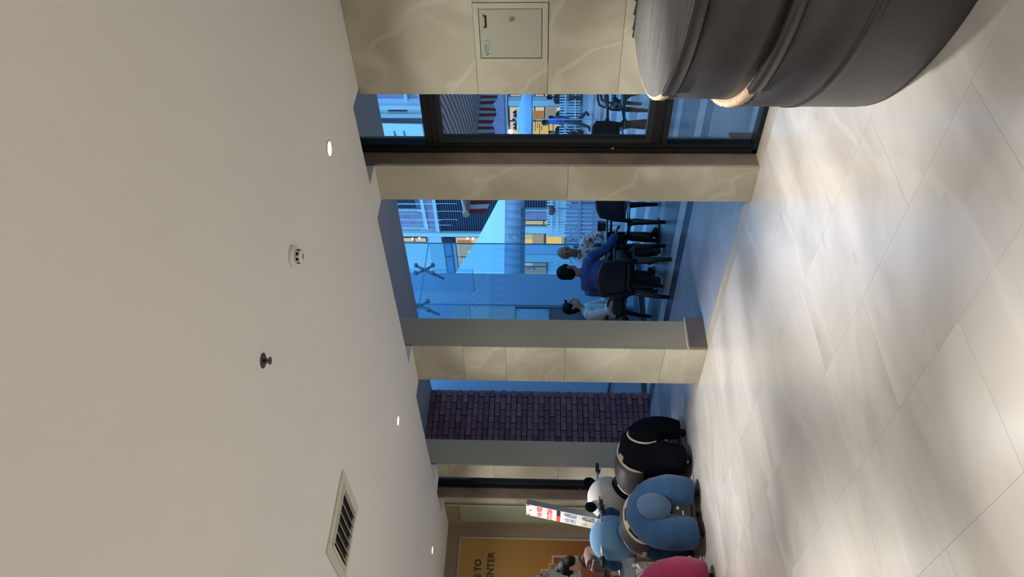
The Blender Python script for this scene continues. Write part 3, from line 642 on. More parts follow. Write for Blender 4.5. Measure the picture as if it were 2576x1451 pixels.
# ------------------------------------------------------------------ people
M['skin_a'] = mat('tan_skin', (.27, .135, .088), .55, var=.06, vscale=14)
M['skin_b'] = mat('light_tan_skin', (.46, .265, .19), .55, var=.06, vscale=14)
M['hair_black'] = mat('black_hair', (.005, .005, .006), .65, spec=.15, bump=.3, bscale=160)
M['hair_grey'] = mat('grey_hair', (.50, .50, .50), .7, bump=.4, bscale=160)
M['eye_dark'] = mat('dark_eye', (.02, .015, .012), .3); M['lip'] = mat('lip', (.25, .09, .075), .5)
M['shoe'] = mat('dark_shoe', (.02, .018, .018), .5); M['sole'] = mat('pale_sole', (.5, .5, .48), .6)
def lerp(a, b, f): return V(a) + (V(b) - V(a)) * f
def figure(label, loc, rz, J, skin, shirt, trousers, hair, scale=1.0, sleeve='short', leg='long', bun=False, hair_len='short', cat='person', vox=.0085, bald=False, group=None, skirt=False, forearm_m=None):
    """J: joints in metres, forward +X, left +Y: hip chest neck head(look dir) and for L/R: sh el wr tip kn an toe"""
    t = thing('person', label, cat, loc, rz, group); t.scale = (scale,) * 3
    hip, chest, neck, head, look = V(J['hip']), V(J['chest']), V(J['neck']), V(J['head']), V(J['look']).normalized()
    upv = (head - neck).normalized(); side = upv.cross(look).normalized(); upv = look.cross(side).normalized()
    RH = Matrix((look, side, upv)).transposed()
    sp_side = (V(J['L']['sh']) - V(J['R']['sh'])).normalized()
    def torso(mb, g):
        c1 = lerp(hip, chest, .45)
        mb.tube([hip - (chest - hip).normalized() * .07, hip, c1, chest, lerp(chest, neck, .55), neck], [.10 + g, .150 + g, .140 + g, .165 + g, .125 + g, .055 + g], 18, .70, (chest - hip).cross(sp_side))
        mb.tube([V(J['L']['sh']), lerp(J['L']['sh'], J['R']['sh'], .5) , V(J['R']['sh'])], [.058 + g, .085 + g, .058 + g], 14)
    def arm(mb, a, g, to=1.0):
        sh, el, wr = V(a['sh']), V(a['el']), V(a['wr'])
        if to >= 1: mb.tube([sh, lerp(sh, el, .5), el, lerp(el, wr, .35), wr], [.052 + g, .046 + g, .037 + g, .038 + g, .025 + g], 14)
        elif to > .55: mb.tube([sh, lerp(sh, el, .5), el, lerp(el, wr, to)], [.056 + g, .05 + g, .043 + g, .04 + g], 14)
        else: mb.tube([sh, lerp(sh, el, .4), lerp(sh, el, .78)], [.058 + g, .055 + g, .056 + g], 14)
    def legs(mb, l, g, s, to=1.0):
        h = hip + sp_side * s * .085; kn, an = V(l['kn']), V(l['an'])
        if to >= 1: mb.tube([h, lerp(h, kn, .5), kn, lerp(kn, an, .35), an], [.088 + g, .075 + g, .055 + g, .054 + g, .036 + g], 16)
        else: mb.tube([h, lerp(h, kn, .5), lerp(h, kn, to)], [.092 + g, .085 + g, .078 + g], 16)
    b = MB()
    torso(b, 0); b.tube([lerp(chest, neck, .7), neck, head - upv * .07], [.07, .053, .052], 14)
    b.ell(head + upv * .018 - look * .012, (.096, .076, .108), RH, 20, 14); b.ell(head - upv * .055 + look * .022, (.066, .057, .066), RH, 16, 12)
    b.tube([head + look * .084 + upv * .015, head + look * .104 - upv * .022, head + look * .088 - upv * .032], [.009, .016, .010], 8)   # nose
    b.ell(head + look * .074 + upv * .032, (.018, .05, .010), RH, 10, 8)                                                                # brow
    b.ell(head + look * .078 - upv * .083, (.018, .022, .016), RH, 10, 8)                                                                # chin
    for s in (-1, 1): b.ell(head + side * s * .077 - upv * .008 - look * .01, (.020, .009, .031), RH, 10, 8)
    for key, s in (('L', 1), ('R', -1)):
        a = J[key]; arm(b, a, 0); legs(b, a, 0, s)
        wr, tip = V(a['wr']), V(a['tip']); d = (tip - wr).normalized()
        pal = V(a.get('palm', (0, 0, -1))); lat = d.cross(pal).normalized(); pal = lat.cross(d).normalized()
        b.ell(wr + d * .045, (.048, .037, .017), Matrix((d, lat, pal)).transposed(), 12, 8)
        for q in range(4):
            o_ = (q - 1.5) * .0185; ln = (.068, .078, .073, .056)[q]
            p0 = wr + d * .07 + lat * o_; p1 = p0 + d * ln * .55 + pal * .010; p2 = p1 + d * ln * .32 + pal * .026
            b.tube([p0, p1, p2], [.0105, .0095, .0085], 8)
        b.tube([wr + d * .02 - lat * .028 * s, wr + d * .055 - lat * .052 * s + pal * .012, wr + d * .085 - lat * .052 * s + pal * .03], [.013, .0115, .010], 8)
        an, toe = V(a['an']), V(a['toe']); b.tube([an - V((0, 0, .02)), lerp(an, toe, .5) - V((0, 0, .025)), toe], [.036, .036, .030], 10)
    body = blob('body', b, vox, skin, t, 3)
    c = MB(); torso(c, .014)
    fa = {'short': .5, 'long': .88, 'elbow': .6}[sleeve]
    for key in 'LR': arm(c, J[key], .013, fa)
    if skirt: c.tube([hip - V((0, 0, .02)), hip - V((0, 0, .12))], [.175, .19], 18, .75, (1, 0, 0))
    sh_ = blob('shirt', c, .011, shirt, t, 3, .006, 9)
    obj('collar', MB().tube([neck + (side * math.cos(a_) * .066 + look * math.sin(a_) * .062) + upv * .012 for a_ in [PI * 2 * i / 16 for i in range(16)]] + [neck + side * .066 + upv * .012], .014, 8), shirt, sh_, True)
    c = MB(); c.tube([hip + (chest - hip).normalized() * .05, hip, hip - (chest - hip).normalized() * .09], [.155, .165, .115], 18, .75, (chest - hip).cross(sp_side))
    for key, s in (('L', 1), ('R', -1)): legs(c, J[key], .016, s, 1.0 if leg == 'long' else .92)
    blob('skirt' if skirt else ('trousers' if leg == 'long' else 'shorts'), c, .012, trousers, t, 3, .005, 8)
    # hair
    c = MB()
    if bald:
        c.ell(head + upv * .022 - look * .050, (.074, .080, .086), RH, 20, 14)
        for s in (-1, 1): c.ell(head + side * s * .070 + upv * .030 - look * .03, (.045, .016, .040), RH, 12, 8)
    else:
        c.ell(head + upv * .045 - look * .022, (.098, .086, .094), RH, 20, 14); c.ell(head - upv * .012 - look * .05, (.066, .080, .085), RH, 18, 12)
        for s in (-1, 1): c.ell(head + side * s * .066 + upv * .03 + look * .01, (.052, .020, .048), RH, 12, 8)
        c.tube([head + look * .07 + upv * .085, head + look * .088 + upv * .065], [.03, .012], 10)
    if hair_len == 'nape': c.ell(head - upv * .075 - look * .058, (.042, .058, .05), RH, 14, 10)
    if bun: c.ell(head + upv * .125 - look * .055, (.044, .046, .042), RH, 14, 10)
    blob('hair', c, .009, hair, t, 2, .004, 30)
    for s in (-1, 1): obj('eye', MB().ell(head + look * .0735 + side * s * .031 + upv * .012, (.010, .013, .008), RH, 10, 8), 'eye_dark', t, True)
    obj('mouth', MB().ell(head + look * .0815 - upv * .055, (.008, .022, .006), RH, 10, 8), 'lip', t, True)
    for key in 'LR':
        a = J[key]; an, toe = V(a['an']), V(a['toe'])
        c = MB().tube([an - V((0, 0, .005)) - (toe - an).normalized() * .035, lerp(an, toe, .5) - V((0, 0, .018)), toe + (toe - an).normalized() * .012], [.045, .045, .036], 12)
        s_ = blob('shoe', c, .010, 'shoe', t, 2)
        d = V((toe.x - an.x, toe.y - an.y, 0)).normalized(); z = min(an.z - .055, toe.z - .03)
        obj('sole', MB().beam(V((an.x, an.y, toe.z - .034)) - d * .05, V((toe.x, toe.y, toe.z - .034)) + d * .035, .075, .016), 'sole', s_)
    return t

def arms(s, sh, el, wr, tip, kn, an, toe, palm=(0, 0, -1)):
    return dict(sh=sh, el=el, wr=wr, tip=tip, kn=kn, an=an, toe=toe, palm=palm)

# young man seen from behind, right arm reaching to the table
M['shirt_navy'] = mat('royal_blue_shirt', (.032, .075, .25), .85, var=.1, vscale=5); M['jean_dark'] = mat('black_trousers', (.012, .012, .016), .85)
figure('person in blue shirt with short black hair, seated with back to the viewer', (-7.07, 6.30, 0), math.radians(122), dict(
    hip=(-.06, 0, .50), chest=(-.04, 0, .82), neck=(.02, 0, 1.0), head=(.06, -.01, 1.18), look=(.90, -.42, -.05),
    L=arms(1, (-.03, .20, .945), (.10, .27, .70), (.34, .17, .66), (.44, .10, .66), (.38, .16, .52), (.30, .17, .09), (.45, .19, .045)),
    R=arms(-1, (.0, -.19, .93), (.10, -.31, .70), (.27, -.42, .60), (.33, -.48, .585), (.40, -.14, .52), (.44, -.16, .09), (.58, -.17, .045))),
    'skin_a', 'shirt_navy', 'jean_dark', 'hair_black', 1.02, 'long')
# older man, grey hair, white and red shirt, shorts
fm = mat('white_red_print_shirt', (.62, .60, .58), .85)
N = fm.node_tree.nodes; L = fm.node_tree.links; nz = N.new('ShaderNodeTexNoise'); nz.inputs['Scale'].default_value = 13; nz.inputs['Detail'].default_value = 2
tc = N.new('ShaderNodeTexCoord'); L.new(tc.outputs['Object'], nz.inputs['Vector']); cr = N.new('ShaderNodeValToRGB'); cr.color_ramp.interpolation = 'CONSTANT'
e = cr.color_ramp.elements; e[0].color = (.66, .64, .62, 1); e[1].position = .585; e[1].color = (.55, .05, .04, 1); k = e.new(.36); k.color = (.36, .36, .38, 1); k2 = e.new(.42); k2.color = (.66, .64, .62, 1); e[0].color = (.40, .40, .42, 1)
L.new(nz.outputs['Fac'], cr.inputs[0]); L.new(cr.outputs[0], N['Principled BSDF'].inputs['Base Color']); M['shirt_floral'] = fm
M['shorts'] = mat('dark_shorts', (.02, .02, .028), .85)
figure('older grey-haired person in white shirt with red print, behind the table', (-7.84, 7.33, 0), math.radians(-32), dict(
    hip=(-.02, 0, .50), chest=(.03, 0, .80), neck=(.10, 0, .97), head=(.17, .0, 1.135), look=(.97, -.06, -.16),
    L=arms(1, (.06, .20, .89), (.20, .25, .71), (.40, .13, .72), (.48, .08, .70), (.46, .16, .54), (.47, .18, .09), (.60, .21, .045)),
    R=arms(-1, (.06, -.20, .89), (.16, -.26, .70), (.38, -.16, .72), (.47, -.12, .70), (.42, -.14, .52), (.36, -.14, .09), (.50, -.14, .045))),
    'skin_a', 'shirt_floral', 'shorts', 'hair_grey', 1.05, 'elbow', 'short', bald=True)
# person in profile, pale shirt, cap-like black hair
M['shirt_pale'] = mat('crumpled_pale_grey_shirt', (.56, .56, .58), .85, var=.08, vscale=10, bump=.8, bscale=26); M['trouser_green'] = mat('dark_green_trousers', (.03, .045, .04), .85)
figure('person in crumpled pale shirt with black hair, seated in profile', (-8.17, 6.68, 0), math.radians(34), dict(
    hip=(-.04, 0, .50), chest=(-.09, 0, .78), neck=(-.05, 0, .95), head=(.01, 0, 1.11), look=(.98, .0, .12),
    L=arms(1, (-.07, .20, .87), (.0, .27, .64), (.24, .22, .62), (.33, .18, .60), (.38, .15, .52), (.36, .16, .09), (.51, .17, .045)),
    R=arms(-1, (-.07, -.20, .87), (.02, -.27, .64), (.26, -.20, .60), (.35, -.16, .585), (.38, -.15, .52), (.33, -.16, .09), (.48, -.17, .045))),
    'skin_b', 'shirt_pale', 'trouser_green', 'hair_black', 1.0, 'elbow', hair_len='nape')
# woman walking far off
M['top_blue'] = mat('bright_blue_top', (.05, .15, .60), .85); M['skirt_brown'] = mat('brown_green_dress', (.10, .085, .08), .85, var=.3, vscale=8)
figure('person in bright blue top and long brown skirt, walking past the white fence', (-15.80, 20.90, 0), math.radians(-128), dict(
    hip=(0, 0, .86), chest=(.03, 0, 1.18), neck=(.06, 0, 1.37), head=(.10, 0, 1.52), look=(.98, .05, -.2),
    L=arms(1, (.04, .18, 1.31), (.10, .24, 1.07), (.26, .20, .93), (.33, .17, .88), (.14, .09, .47), (.26, .09, .09), (.40, .10, .045)),
    R=arms(-1, (.04, -.18, 1.31), (-.04, -.24, 1.06), (.06, -.25, .83), (.09, -.24, .75), (.06, -.09, .46), (-.28, -.09, .16), (-.17, -.09, .07))),
    'skin_a', 'top_blue', 'skirt_brown', 'hair_black', .98, 'short', bun=False, skirt=True, vox=.012)
# attendant bending over at the end of the hall
M['shirt_brown'] = mat('brown_work_shirt', (.10, .052, .043), .8, var=.1, vscale=6); M['jean_pale'] = mat('pale_blue_jeans', (.36, .44, .56), .85, var=.12, vscale=12)
figure('person in brown shirt with black bun, bent forward before the orange poster', (-8.19, 3.24, 0), math.radians(-134), dict(
    hip=(-.05, 0, .60), chest=(.00, 0, .91), neck=(.07, 0, 1.08), head=(.13, 0, 1.225), look=(.80, -.10, -.58),
    L=arms(1, (.03, .19, .99), (.08, .26, .74), (.31, .20, .70), (.40, .16, .68), (.36, .16, .60), (.34, .17, .09), (.48, .18, .045)),
    R=arms(-1, (.03, -.19, .99), (.10, -.25, .75), (.33, -.18, .70), (.42, -.14, .68), (.38, -.15, .60), (.38, -.16, .09), (.52, -.17, .045))),
    'skin_b', 'shirt_brown', 'jean_pale', 'hair_black', .96, 'short', bun=True)

# ------------------------------------------------------------------ plastic garden chairs and the table
M['chairblk'] = mat('black_moulded_plastic', (.010, .011, .013), .38, var=.05, vscale=6)
def make_chair(label, loc, rz):
    t = thing('garden_chair', label, 'chair', loc, rz, 'black plastic garden chairs on the court')
    def sheet(fn, nu, nv, th):
        mb = MB(); vs = []; fs = []; k = (nu + 1) * (nv + 1)
        P0 = [[V(fn(i / nu, j / nv)) for j in range(nv + 1)] for i in range(nu + 1)]
        for layer in (0, 1):
            for i in range(nu + 1):
                for j in range(nv + 1):
                    a = P0[min(i + 1, nu)][j] - P0[max(i - 1, 0)][j]; b_ = P0[i][min(j + 1, nv)] - P0[i][max(j - 1, 0)]
                    vs.append(P0[i][j] + a.cross(b_).normalized() * th * (layer - .5))
        for i in range(nu):
            for j in range(nv):
                a = i * (nv + 1) + j; fs += [(a, a + 1, a + nv + 2, a + nv + 1), (k + a, k + a + nv + 1, k + a + nv + 2, k + a + 1)]
        for i in range(nu):
            for j in (0, nv): a = i * (nv + 1) + j; fs.append((a, a + nv + 1, k + a + nv + 1, k + a))
        for j in range(nv):
            for i in (0, nu): a = i * (nv + 1) + j; fs.append((a, k + a, k + a + 1, a + 1))
        return mb.add(vs, fs)
    obj('seat', sheet(lambda u, v: (-.20 + .44 * u, (-.22 + .44 * v) * (1 - .06 * (1 - u)), .425 - .022 * math.sin(PI * v) + .012 * math.cos(PI * (u - .15)) - (.03 * max(0, u - .85) / .15)), 10, 10, .008), 'chairblk', t, True)
    obj('seat_apron', MB().tube([(-.20, -.205, .41), (.02, -.22, .41), (.22, -.215, .40), (.243, -.12, .395), (.245, .12, .395), (.22, .215, .40), (.02, .22, .41), (-.20, .205, .41)], .022, 8, .5, (0, 0, 1)), 'chairblk', t, True)
    bx = lambda z: -.20 - .16 * (z - .43) / .40 - .02
    bk = obj('backrest', sheet(lambda u, v: (bx(.47 + .36 * u) - .035 * math.sin(PI * v), (-.20 + .40 * v) * (1.0 + .10 * u - .12 * u * u), .50 + .31 * u + .03 * math.sin(PI * v) * u), 8, 12, .008), 'chairblk', t, True)
    obj('back_rim', MB().tube([(bx(.43), -.19, .42), (bx(.62), -.205, .62), (bx(.80), -.196, .80), (bx(.84) - .02, -.12, .838), (bx(.85) - .03, 0, .85), (bx(.84) - .02, .12, .838), (bx(.80), .196, .80), (bx(.62), .205, .62), (bx(.43), .19, .42)], .026, 10), 'chairblk', bk, True)
    obj('lower_bar', MB().tube([(bx(.5), -.195, .50), (bx(.5) - .03, 0, .49), (bx(.5), .195, .50)], .02, 8), 'chairblk', bk, True)
    for s in (-1, 1):
        obj('armrest', MB().tube([(bx(.66), s * .205, .665), (-.12, s * .255, .655), (.10, s * .265, .645), (.20, s * .255, .62), (.235, s * .245, .55), (.24, s * .235, .42)], [.028, .042, .045, .043, .036, .034], 10, .45, (0, 0, 1)), 'chairblk', t, True)
        obj('leg', MB().tube([(.17, s * .20, .425), (.225, s * .235, .36), (.25, s * .255, .18), (.262, s * .262, .0)], [.046, .043, .032, .024], 10), 'chairblk', t, True)
        obj('leg', MB().tube([(-.15, s * .185, .42), (-.215, s * .20, .36), (-.265, s * .225, .18), (-.29, s * .235, .0)], [.046, .043, .032, .024], 10), 'chairblk', t, True)
    return t
c0 = make_chair('black garden chair under the person in the blue shirt', (-7.05, 6.33, 0), math.radians(122))
dup(c0, (-6.98, 7.26, 0), math.radians(158), 'black garden chair with its back against the first pillar edge, beside the cafe table')
dup(c0, (-8.12, 6.72, 0), math.radians(30), 'black garden chair under the person in the pale shirt')
dup(c0, (-7.89, 7.34, 0), math.radians(-32), 'black garden chair under the older grey-haired person')
dup(c0, (-6.52, 9.03, 0), math.radians(190), 'black garden chair seen through the glass door, left arm toward the viewer')
dup(c0, (-6.95, 8.72, 0), math.radians(136), 'black garden chair seen squarely from behind through the glass door')
dup(c0, (-7.35, 10.5, 0), math.radians(225), 'black garden chair farthest back, half hidden by the marble wall')
# cafe table
t = thing('cafe_table', 'round black-rimmed cafe table between the seated people', 'table', (-7.30, 7.22, 0))
M['tabletop'] = mat('grey_table_top', (.30, .32, .35), .3)
obj('table_top', MB().lathe([(.34, .692), (.35, .698), (.35, .706)], 40), 'tabletop', t); obj('rim', MB().lathe([(.345, .682), (.353, .686), (.353, .697), (.34, .697)], 40), 'chairblk', t, True)
obj('column', MB().lathe([(.03, .02), (.022, .1), (.022, .66), (.05, .685)], 20), 'chairblk', t, True); obj('foot', MB().lathe([(.22, .0), (.21, .018), (.05, .034), (.03, .05)], 32), 'chairblk', t, True)
t = thing('menu_box', 'dark brown square box standing on the cafe table', 'box', (-7.10, 7.16, .706), .5)
obj('carton', MB().box(-.055, .055, -.055, .055, 0, .10), mat('dark_brown_box', (.035, .022, .018), .5), t, bevel=.004); obj('lid', MB().box(-.058, .058, -.058, .058, .088, .104), mat('dark_brown_lid', (.05, .03, .022), .5), t, bevel=.003)
t = thing('drinking_glass', 'clear glass with a straw on the cafe table, nearest the older person', 'glass', (-7.42, 7.05, .706))
obj('tumbler', MB().lathe([(.030, .002), (.034, .06), (.037, .115), (.034, .115), (.031, .06), (.027, .008)], 24), glass('tumbler_glass', (.85, .9, .92), .12), t, True)
obj('drink', MB().lathe([(.026, .009), (.030, .055), (.031, .07)], 20), mat('brown_drink', (.16, .10, .07), .2), t, True); obj('straw', MB().tube([(.0, .0, .02), (.02, .01, .13), (.045, .02, .15)], .003, 6), 'white', t)
t = thing('drink_bottle', 'small dark bottle on the cafe table beside the glass', 'bottle', (-7.47, 7.16, .706))
obj('flask', MB().lathe([(.028, 0), (.030, .01), (.030, .085), (.012, .12), (.012, .145)], 24), mat('dark_bottle', (.02, .012, .01), .2), t, True); obj('cap', MB().lathe([(.013, .144), (.013, .158)], 16), 'white', t)
t = thing('low_stool', 'low wooden stool under the bent person', 'stool', (-8.18, 3.26, 0), math.radians(-134))
M['stoolwood'] = mat('stool_wood', (.20, .11, .06), .5, var=.2, vscale=8)
obj('seat', MB().box(-.17, .14, -.17, .17, .46, .495), 'stoolwood', t, bevel=.006)
for a, b in ((-1, -1), (-1, 1), (1, -1), (1, 1)): obj('leg', MB().beam((-.015 + a * .12, b * .13, .44), (-.015 + a * .145, b * .155, .0), .035, .035), 'stoolwood', t)
t = thing('slatted_crate', 'white slatted crate behind the blue plush ride', 'crate', (-7.52, 2.66, 0), math.radians(150))
for q in range(7): obj('slat', MB().box(-.17, .17, -.012, .012, .10 + .07 * q, .135 + .07 * q, Matrix.Translation((0, .2, 0))), 'white', t); obj('slat', MB().box(-.17, .17, -.012, .012, .10 + .07 * q, .135 + .07 * q, Matrix.Translation((0, -.2, 0))), 'white', t)
for a in (-1, 1):
    for q in range(7): obj('slat', MB().box(-.010, .010, -.2, .2, .10 + .07 * q, .135 + .07 * q, Matrix.Translation((a * .17, 0, 0))), 'white', t)
    for b in (-1, 1): obj('corner_post', MB().box(a * .16 - .015, a * .16 + .015, b * .19 - .015, b * .19 + .015, 0, .60), 'white', t)
obj('inner_tray', MB().box(-.158, .158, -.186, .186, .07, .085), 'white', t)
obj('folded_stack', MB().box(-.14, .14, -.16, .16, .086, .50), mat('folded_cloth', (.35, .27, .13), .9, var=.35, vscale=14), t, bevel=.02)

# ------------------------------------------------------------------ left side of the court: pale wall, recess, glass shopfront box
cw = struct('wall_court', MB().box(-9.95, -9.6, 6.06, 8.54, .02, 7.5), 'bluewall', 'pale painted wall on the left of the court')
obj('plinth', MB().box(-9.62, -9.55, 6.06, 8.54, 0, .05), 'skirt', cw)
obj('beige_panel', MB().box(-9.602, -9.585, 6.95, 7.80, 1.95, 2.95), mat('beige_shop_panel', (.78, .66, .60), .7), cw); obj('brown_panel', MB().box(-9.602, -9.580, 6.95, 7.78, .06, 1.40), mat('brown_shop_panel', (.22, .085, .08), .6, var=.08, vscale=3), cw)
obj('panel_rail', MB().box(-9.602, -9.56, 7.78, 7.81, .06, 1.95), mat('dark_rail', (.08, .07, .09), .5), cw)
t = thing('shop_banner', 'white banner with a dark red stripe on the pale court wall', 'banner', (-9.57, 7.35, 1.66))
obj('sheet', MB().box(-.004, .004, -.42, .41, -.25, .26), mat('banner_white', (.66, .70, .76), .5, var=.06, vscale=3), t); obj('red_stripe', MB().box(.0045, .006, -.36, .18, -.20, .21), mat('banner_red', (.36, .03, .07), .5), t)
for y_, z_ in ((.38, .23), (.38, -.22), (-.39, .23)): obj('eyelet', MB().lathe([(.010, 0), (.010, .003)], 12), 'dark', t).matrix_local = Matrix.Translation((.0045, y_, z_)) @ Matrix.Rotation(PI / 2, 4, 'Y')
t = thing('wall_pipe', 'thin bent pipe running down the pale wall beside the brick', 'pipe', (-9.58, 6.55, 0))
obj('tube', MB().tube([(.0, .25, .62), (.0, .02, .40), (.0, -.12, .50), (.0, -.40, .56)], .014, 8), 'skirt', t, True)
# glass shopfront: x = -8.9, with return at y = 8.55
M['fitting'] = mat('dull_steel', (.22, .22, .26), .4, .8)
M['glassedge'] = mat('green_glass_edge', (.06, .22, .30), .2); M['rail'] = mat('floor_rail_dark', (.03, .035, .045), .4)
gb = struct('window_1', None, None, 'frameless blue glass shopfront with steel spider fittings')
obj('base_channel', MB().box(-8.96, -8.86, 6.15, 8.56, .0, .10), 'rail', gb); obj('chrome_strip', MB().box(-8.858, -8.852, 6.15, 8.56, .085, .10), 'chrome', gb)
for y0, y1 in ((6.15, 7.285), (7.295, 8.55)):
    obj('glass_pane', MB().box(-8.906, -8.894, y0, y1, .10, 3.35), 'glassb', gb); obj('glass_pane', MB().box(-8.906, -8.894, y0, y1, 3.362, 6.5), 'glassb', gb)
obj('glass_pane', MB().box(-9.59, -8.91, 8.556, 8.568, .10, 3.35), 'glassb', gb)
obj('pane_edge', MB().box(-8.907, -8.893, 8.551, 8.562, .10, 6.5).box(-8.907, -8.893, 6.15, 8.55, 3.351, 3.361), 'glassedge', gb); obj('pane_edge', MB().box(-8.907, -8.893, 7.286, 7.294, .10, 6.5), 'glassedge', gb)
def spider(y, z):
    f = obj('glass_fin', MB().box(-9.45, -8.93, y - .008, y + .008, z - .75, z + .62), 'glassb', gb)
    obj('fin_edge', MB().box(-9.452, -8.928, y - .009, y + .009, z - .757, z - .75), 'glassedge', f)
    sp_ = obj('spider_fitting', MB().tube([(-9.15, y, z - .28), (-9.0, y, z - .06), (-8.95, y, z)], [.02, .026, .032], 10).tube([(-8.95, y, z), (-8.925, y - .10, z + .13)], [.026, .018], 10).tube([(-8.95, y, z), (-8.925, y - .10, z - .14)], [.026, .018], 10).tube([(-8.95, y, z), (-8.925, y + .06, z + .14)], [.026, .018], 10).tube([(-8.95, y, z), (-8.925, y + .07, z - .12)], [.026, .018], 10), 'fitting', gb, True)
    for dy, dz in ((-.10, .13), (-.10, -.14), (.06, .14), (.07, -.12)): obj('disc_bolt', MB().cyl((-8.93, y + dy, z + dz), (-8.885, y + dy, z + dz), .034, .03, 16), 'fitting', sp_)
spider(8.02, 3.36); spider(7.29, 3.36)

# ------------------------------------------------------------------ unseen wing added right of the court to block sky light, carrying the awning
wg = struct('wall_sky_block', MB().prism([(-2.4, 6.9), (-16.9, 27.4), (6, 27.4), (6, 6.9)], (0, 0, 6.0), (0, 0, 0), (1, 0, 0), (0, 1, 0)), 'creamb0', 'unseen cream wing added at the right of the court to block sky light')
# ------------------------------------------------------------------ far side of the court: buildings in the plane Y = 27.5
FYB = 27.5
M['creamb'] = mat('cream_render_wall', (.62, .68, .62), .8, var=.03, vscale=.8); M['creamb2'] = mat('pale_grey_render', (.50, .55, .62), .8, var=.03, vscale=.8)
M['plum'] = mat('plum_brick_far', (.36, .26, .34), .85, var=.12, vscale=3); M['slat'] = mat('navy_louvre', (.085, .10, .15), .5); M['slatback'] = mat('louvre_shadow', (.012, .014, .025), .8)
M['frameb'] = mat('shop_frame_black', (.015, .015, .018), .4); M['litwarm'] = lampmat('lit_shop_warm', (1.0, .80, .55), .62); M['lityel'] = lampmat('lit_shop_yellow', (1.0, .74, .26), .72)
M['litcream'] = lampmat('lit_shop_cream', (1.0, .88, .68), .72); M['litorange'] = lampmat('lit_shop_orange', (1.0, .50, .16), .42); M['litgreen'] = lampmat('lit_shop_green', (.86, .92, .60), .5); M['bulb'] = lampmat('shop_bulb', (1.0, .93, .80), 4.0)
M['litgrey'] = lampmat('lit_shop_grey', (.75, .80, .72), .36); M['winblue'] = mat('window_dim_blue', (.10, .22, .38), .15)
def fq(x0, x1, y0, y1, off=0.0, Y=FYB):         # upright rectangle of the far plane, given by its picture rectangle
    a = at(x0, y0, Y - off); b = at(x1, y1, Y - off); return min(a.x, b.x), max(a.x, b.x), min(a.z, b.z), max(a.z, b.z), Y - off
def fbox(name, x0, x1, y0, y1, m, par, off=.05, th=.05, **k):
    X0, X1, Z0, Z1, Y = fq(x0, x1, y0, y1, off); return obj(name, MB().box(X0, X1, Y, Y + th, Z0, Z1), m, par, **k)
def fquad(name, pts, m, par, off=.06, th=.08):
    p = [at(x, y, FYB - off) for x, y in pts]; return obj(name, MB().prism([(q.x, q.z) for q in p], (0, th, 0), (0, FYB - off, 0), (1, 0, 0), (0, 0, 1)), m, par)
tb = thing('far_building', 'cream far building with navy louvres and plum brick panels across the court', 'building')
XS = at(1300, 440, FYB).x
obj('wall', MB().box(-60, XS, FYB, FYB + .4, 0, 16), 'creamb', tb)
def louvres(x0, x1, y0, y1, n, par, off=.10):
    X0, X1, Z0, Z1, Y = fq(x0, x1, y0, y1, off)
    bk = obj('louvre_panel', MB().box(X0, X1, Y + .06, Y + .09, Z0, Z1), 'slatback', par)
    for i in range(n):
        z = Z0 + (Z1 - Z0) * (i + .5) / n; obj('slat', MB().beam((X0, Y + .03, z), (X1, Y + .03, z), (Z1 - Z0) / n * .62, .03, (0, .5, .86)), 'slat', bk)
louvres(985, 1059, 470, 526, 13, tb); louvres(1088, 1292, 470, 585, 33, tb)
fbox('white_rail', 985, 1062, 527, 529.5, 'white', tb, .14, .06)
fbox('brick_panel', 1003, 1066, 531, 571, 'plum', tb, .06); fquad('brick_panel', [(1066, 470), (1087, 470), (1097, 576), (1078, 576)], 'plum', tb, .13, .05)
fquad('sloping_band', [(1048, 470), (1057, 470), (1078.5, 579), (1069.5, 573)], 'creamb', tb, .22, .14); fquad('sloping_band', [(1082, 470), (1090, 470), (1106.5, 587), (1097, 580)], 'creamb', tb, .22, .14)
fquad('band_backing', [(1040, 470), (1092, 470), (1112, 597), (1060, 597)], 'creamb2', tb, .05, .05)
fbox('pilaster', 985, 1300, 586, 597, 'creamb', tb, .25, .2)
# upper shop windows, left of the pilaster
def window(x0, x1, y0, y1, mp, par, off=.10, bars_v=(), bars_h=(), fw_=3.0):
    X0, X1, Z0, Z1, Y = fq(x0, x1, y0, y1, off)
    wf_ = obj('window_frame', MB().box(X0 - .06, X1 + .06, Y + .02, Y + .08, Z0 - .06, Z1 + .06), 'frameb', par)
    obj('pane', MB().box(X0, X1, Y + .005, Y + .02, Z0, Z1), mp, wf_)
    for y in bars_v:
        q = at((x0 + x1) / 2, y, FYB - off); obj('mullion', MB().box(q.x - .03, q.x + .03, Y - .02, Y + .03, Z0, Z1), 'frameb', wf_)
    for x in bars_h:
        q = at(x, (y0 + y1) / 2, FYB - off); obj('mullion', MB().box(X0, X1, Y - .02, Y + .03, q.z - .03, q.z + .03), 'frameb', wf_)
    return wf_, Y
wA, Y = window(1000, 1072, 599, 608, 'litwarm', tb, bars_h=(1043,)); window(1113, 1143, 598, 611, 'slatback', tb, bars_h=(1119, 1124, 1129, 1134)); wB, Y = window(1146, 1262, 598, 686, 'litwarm', tb, .1, (613, 646))
window(1118, 1143, 614, 686, 'winblue', tb, .1, (645,))
def bulbs(par, pts, off=.16, r=.055):
    for x, y in pts: q = at(x, y, FYB - off); obj('lamp', MB().ell(q, (r, r, r), None, 10, 8), 'bulb', par, True)
bulbs(wA, [(1038, 600.5), (1055, 599)]); bulbs(wB, [(1176, 600), (1190, 600), (1181, 634), (1168, 656), (1204, 602)])
fbox('ceiling_beam', 1150, 1186, 604, 611, 'litorange', wB, .13, .02); fbox('wall_shelf', 1150, 1158, 614, 660, 'litcream', wB, .13, .02)
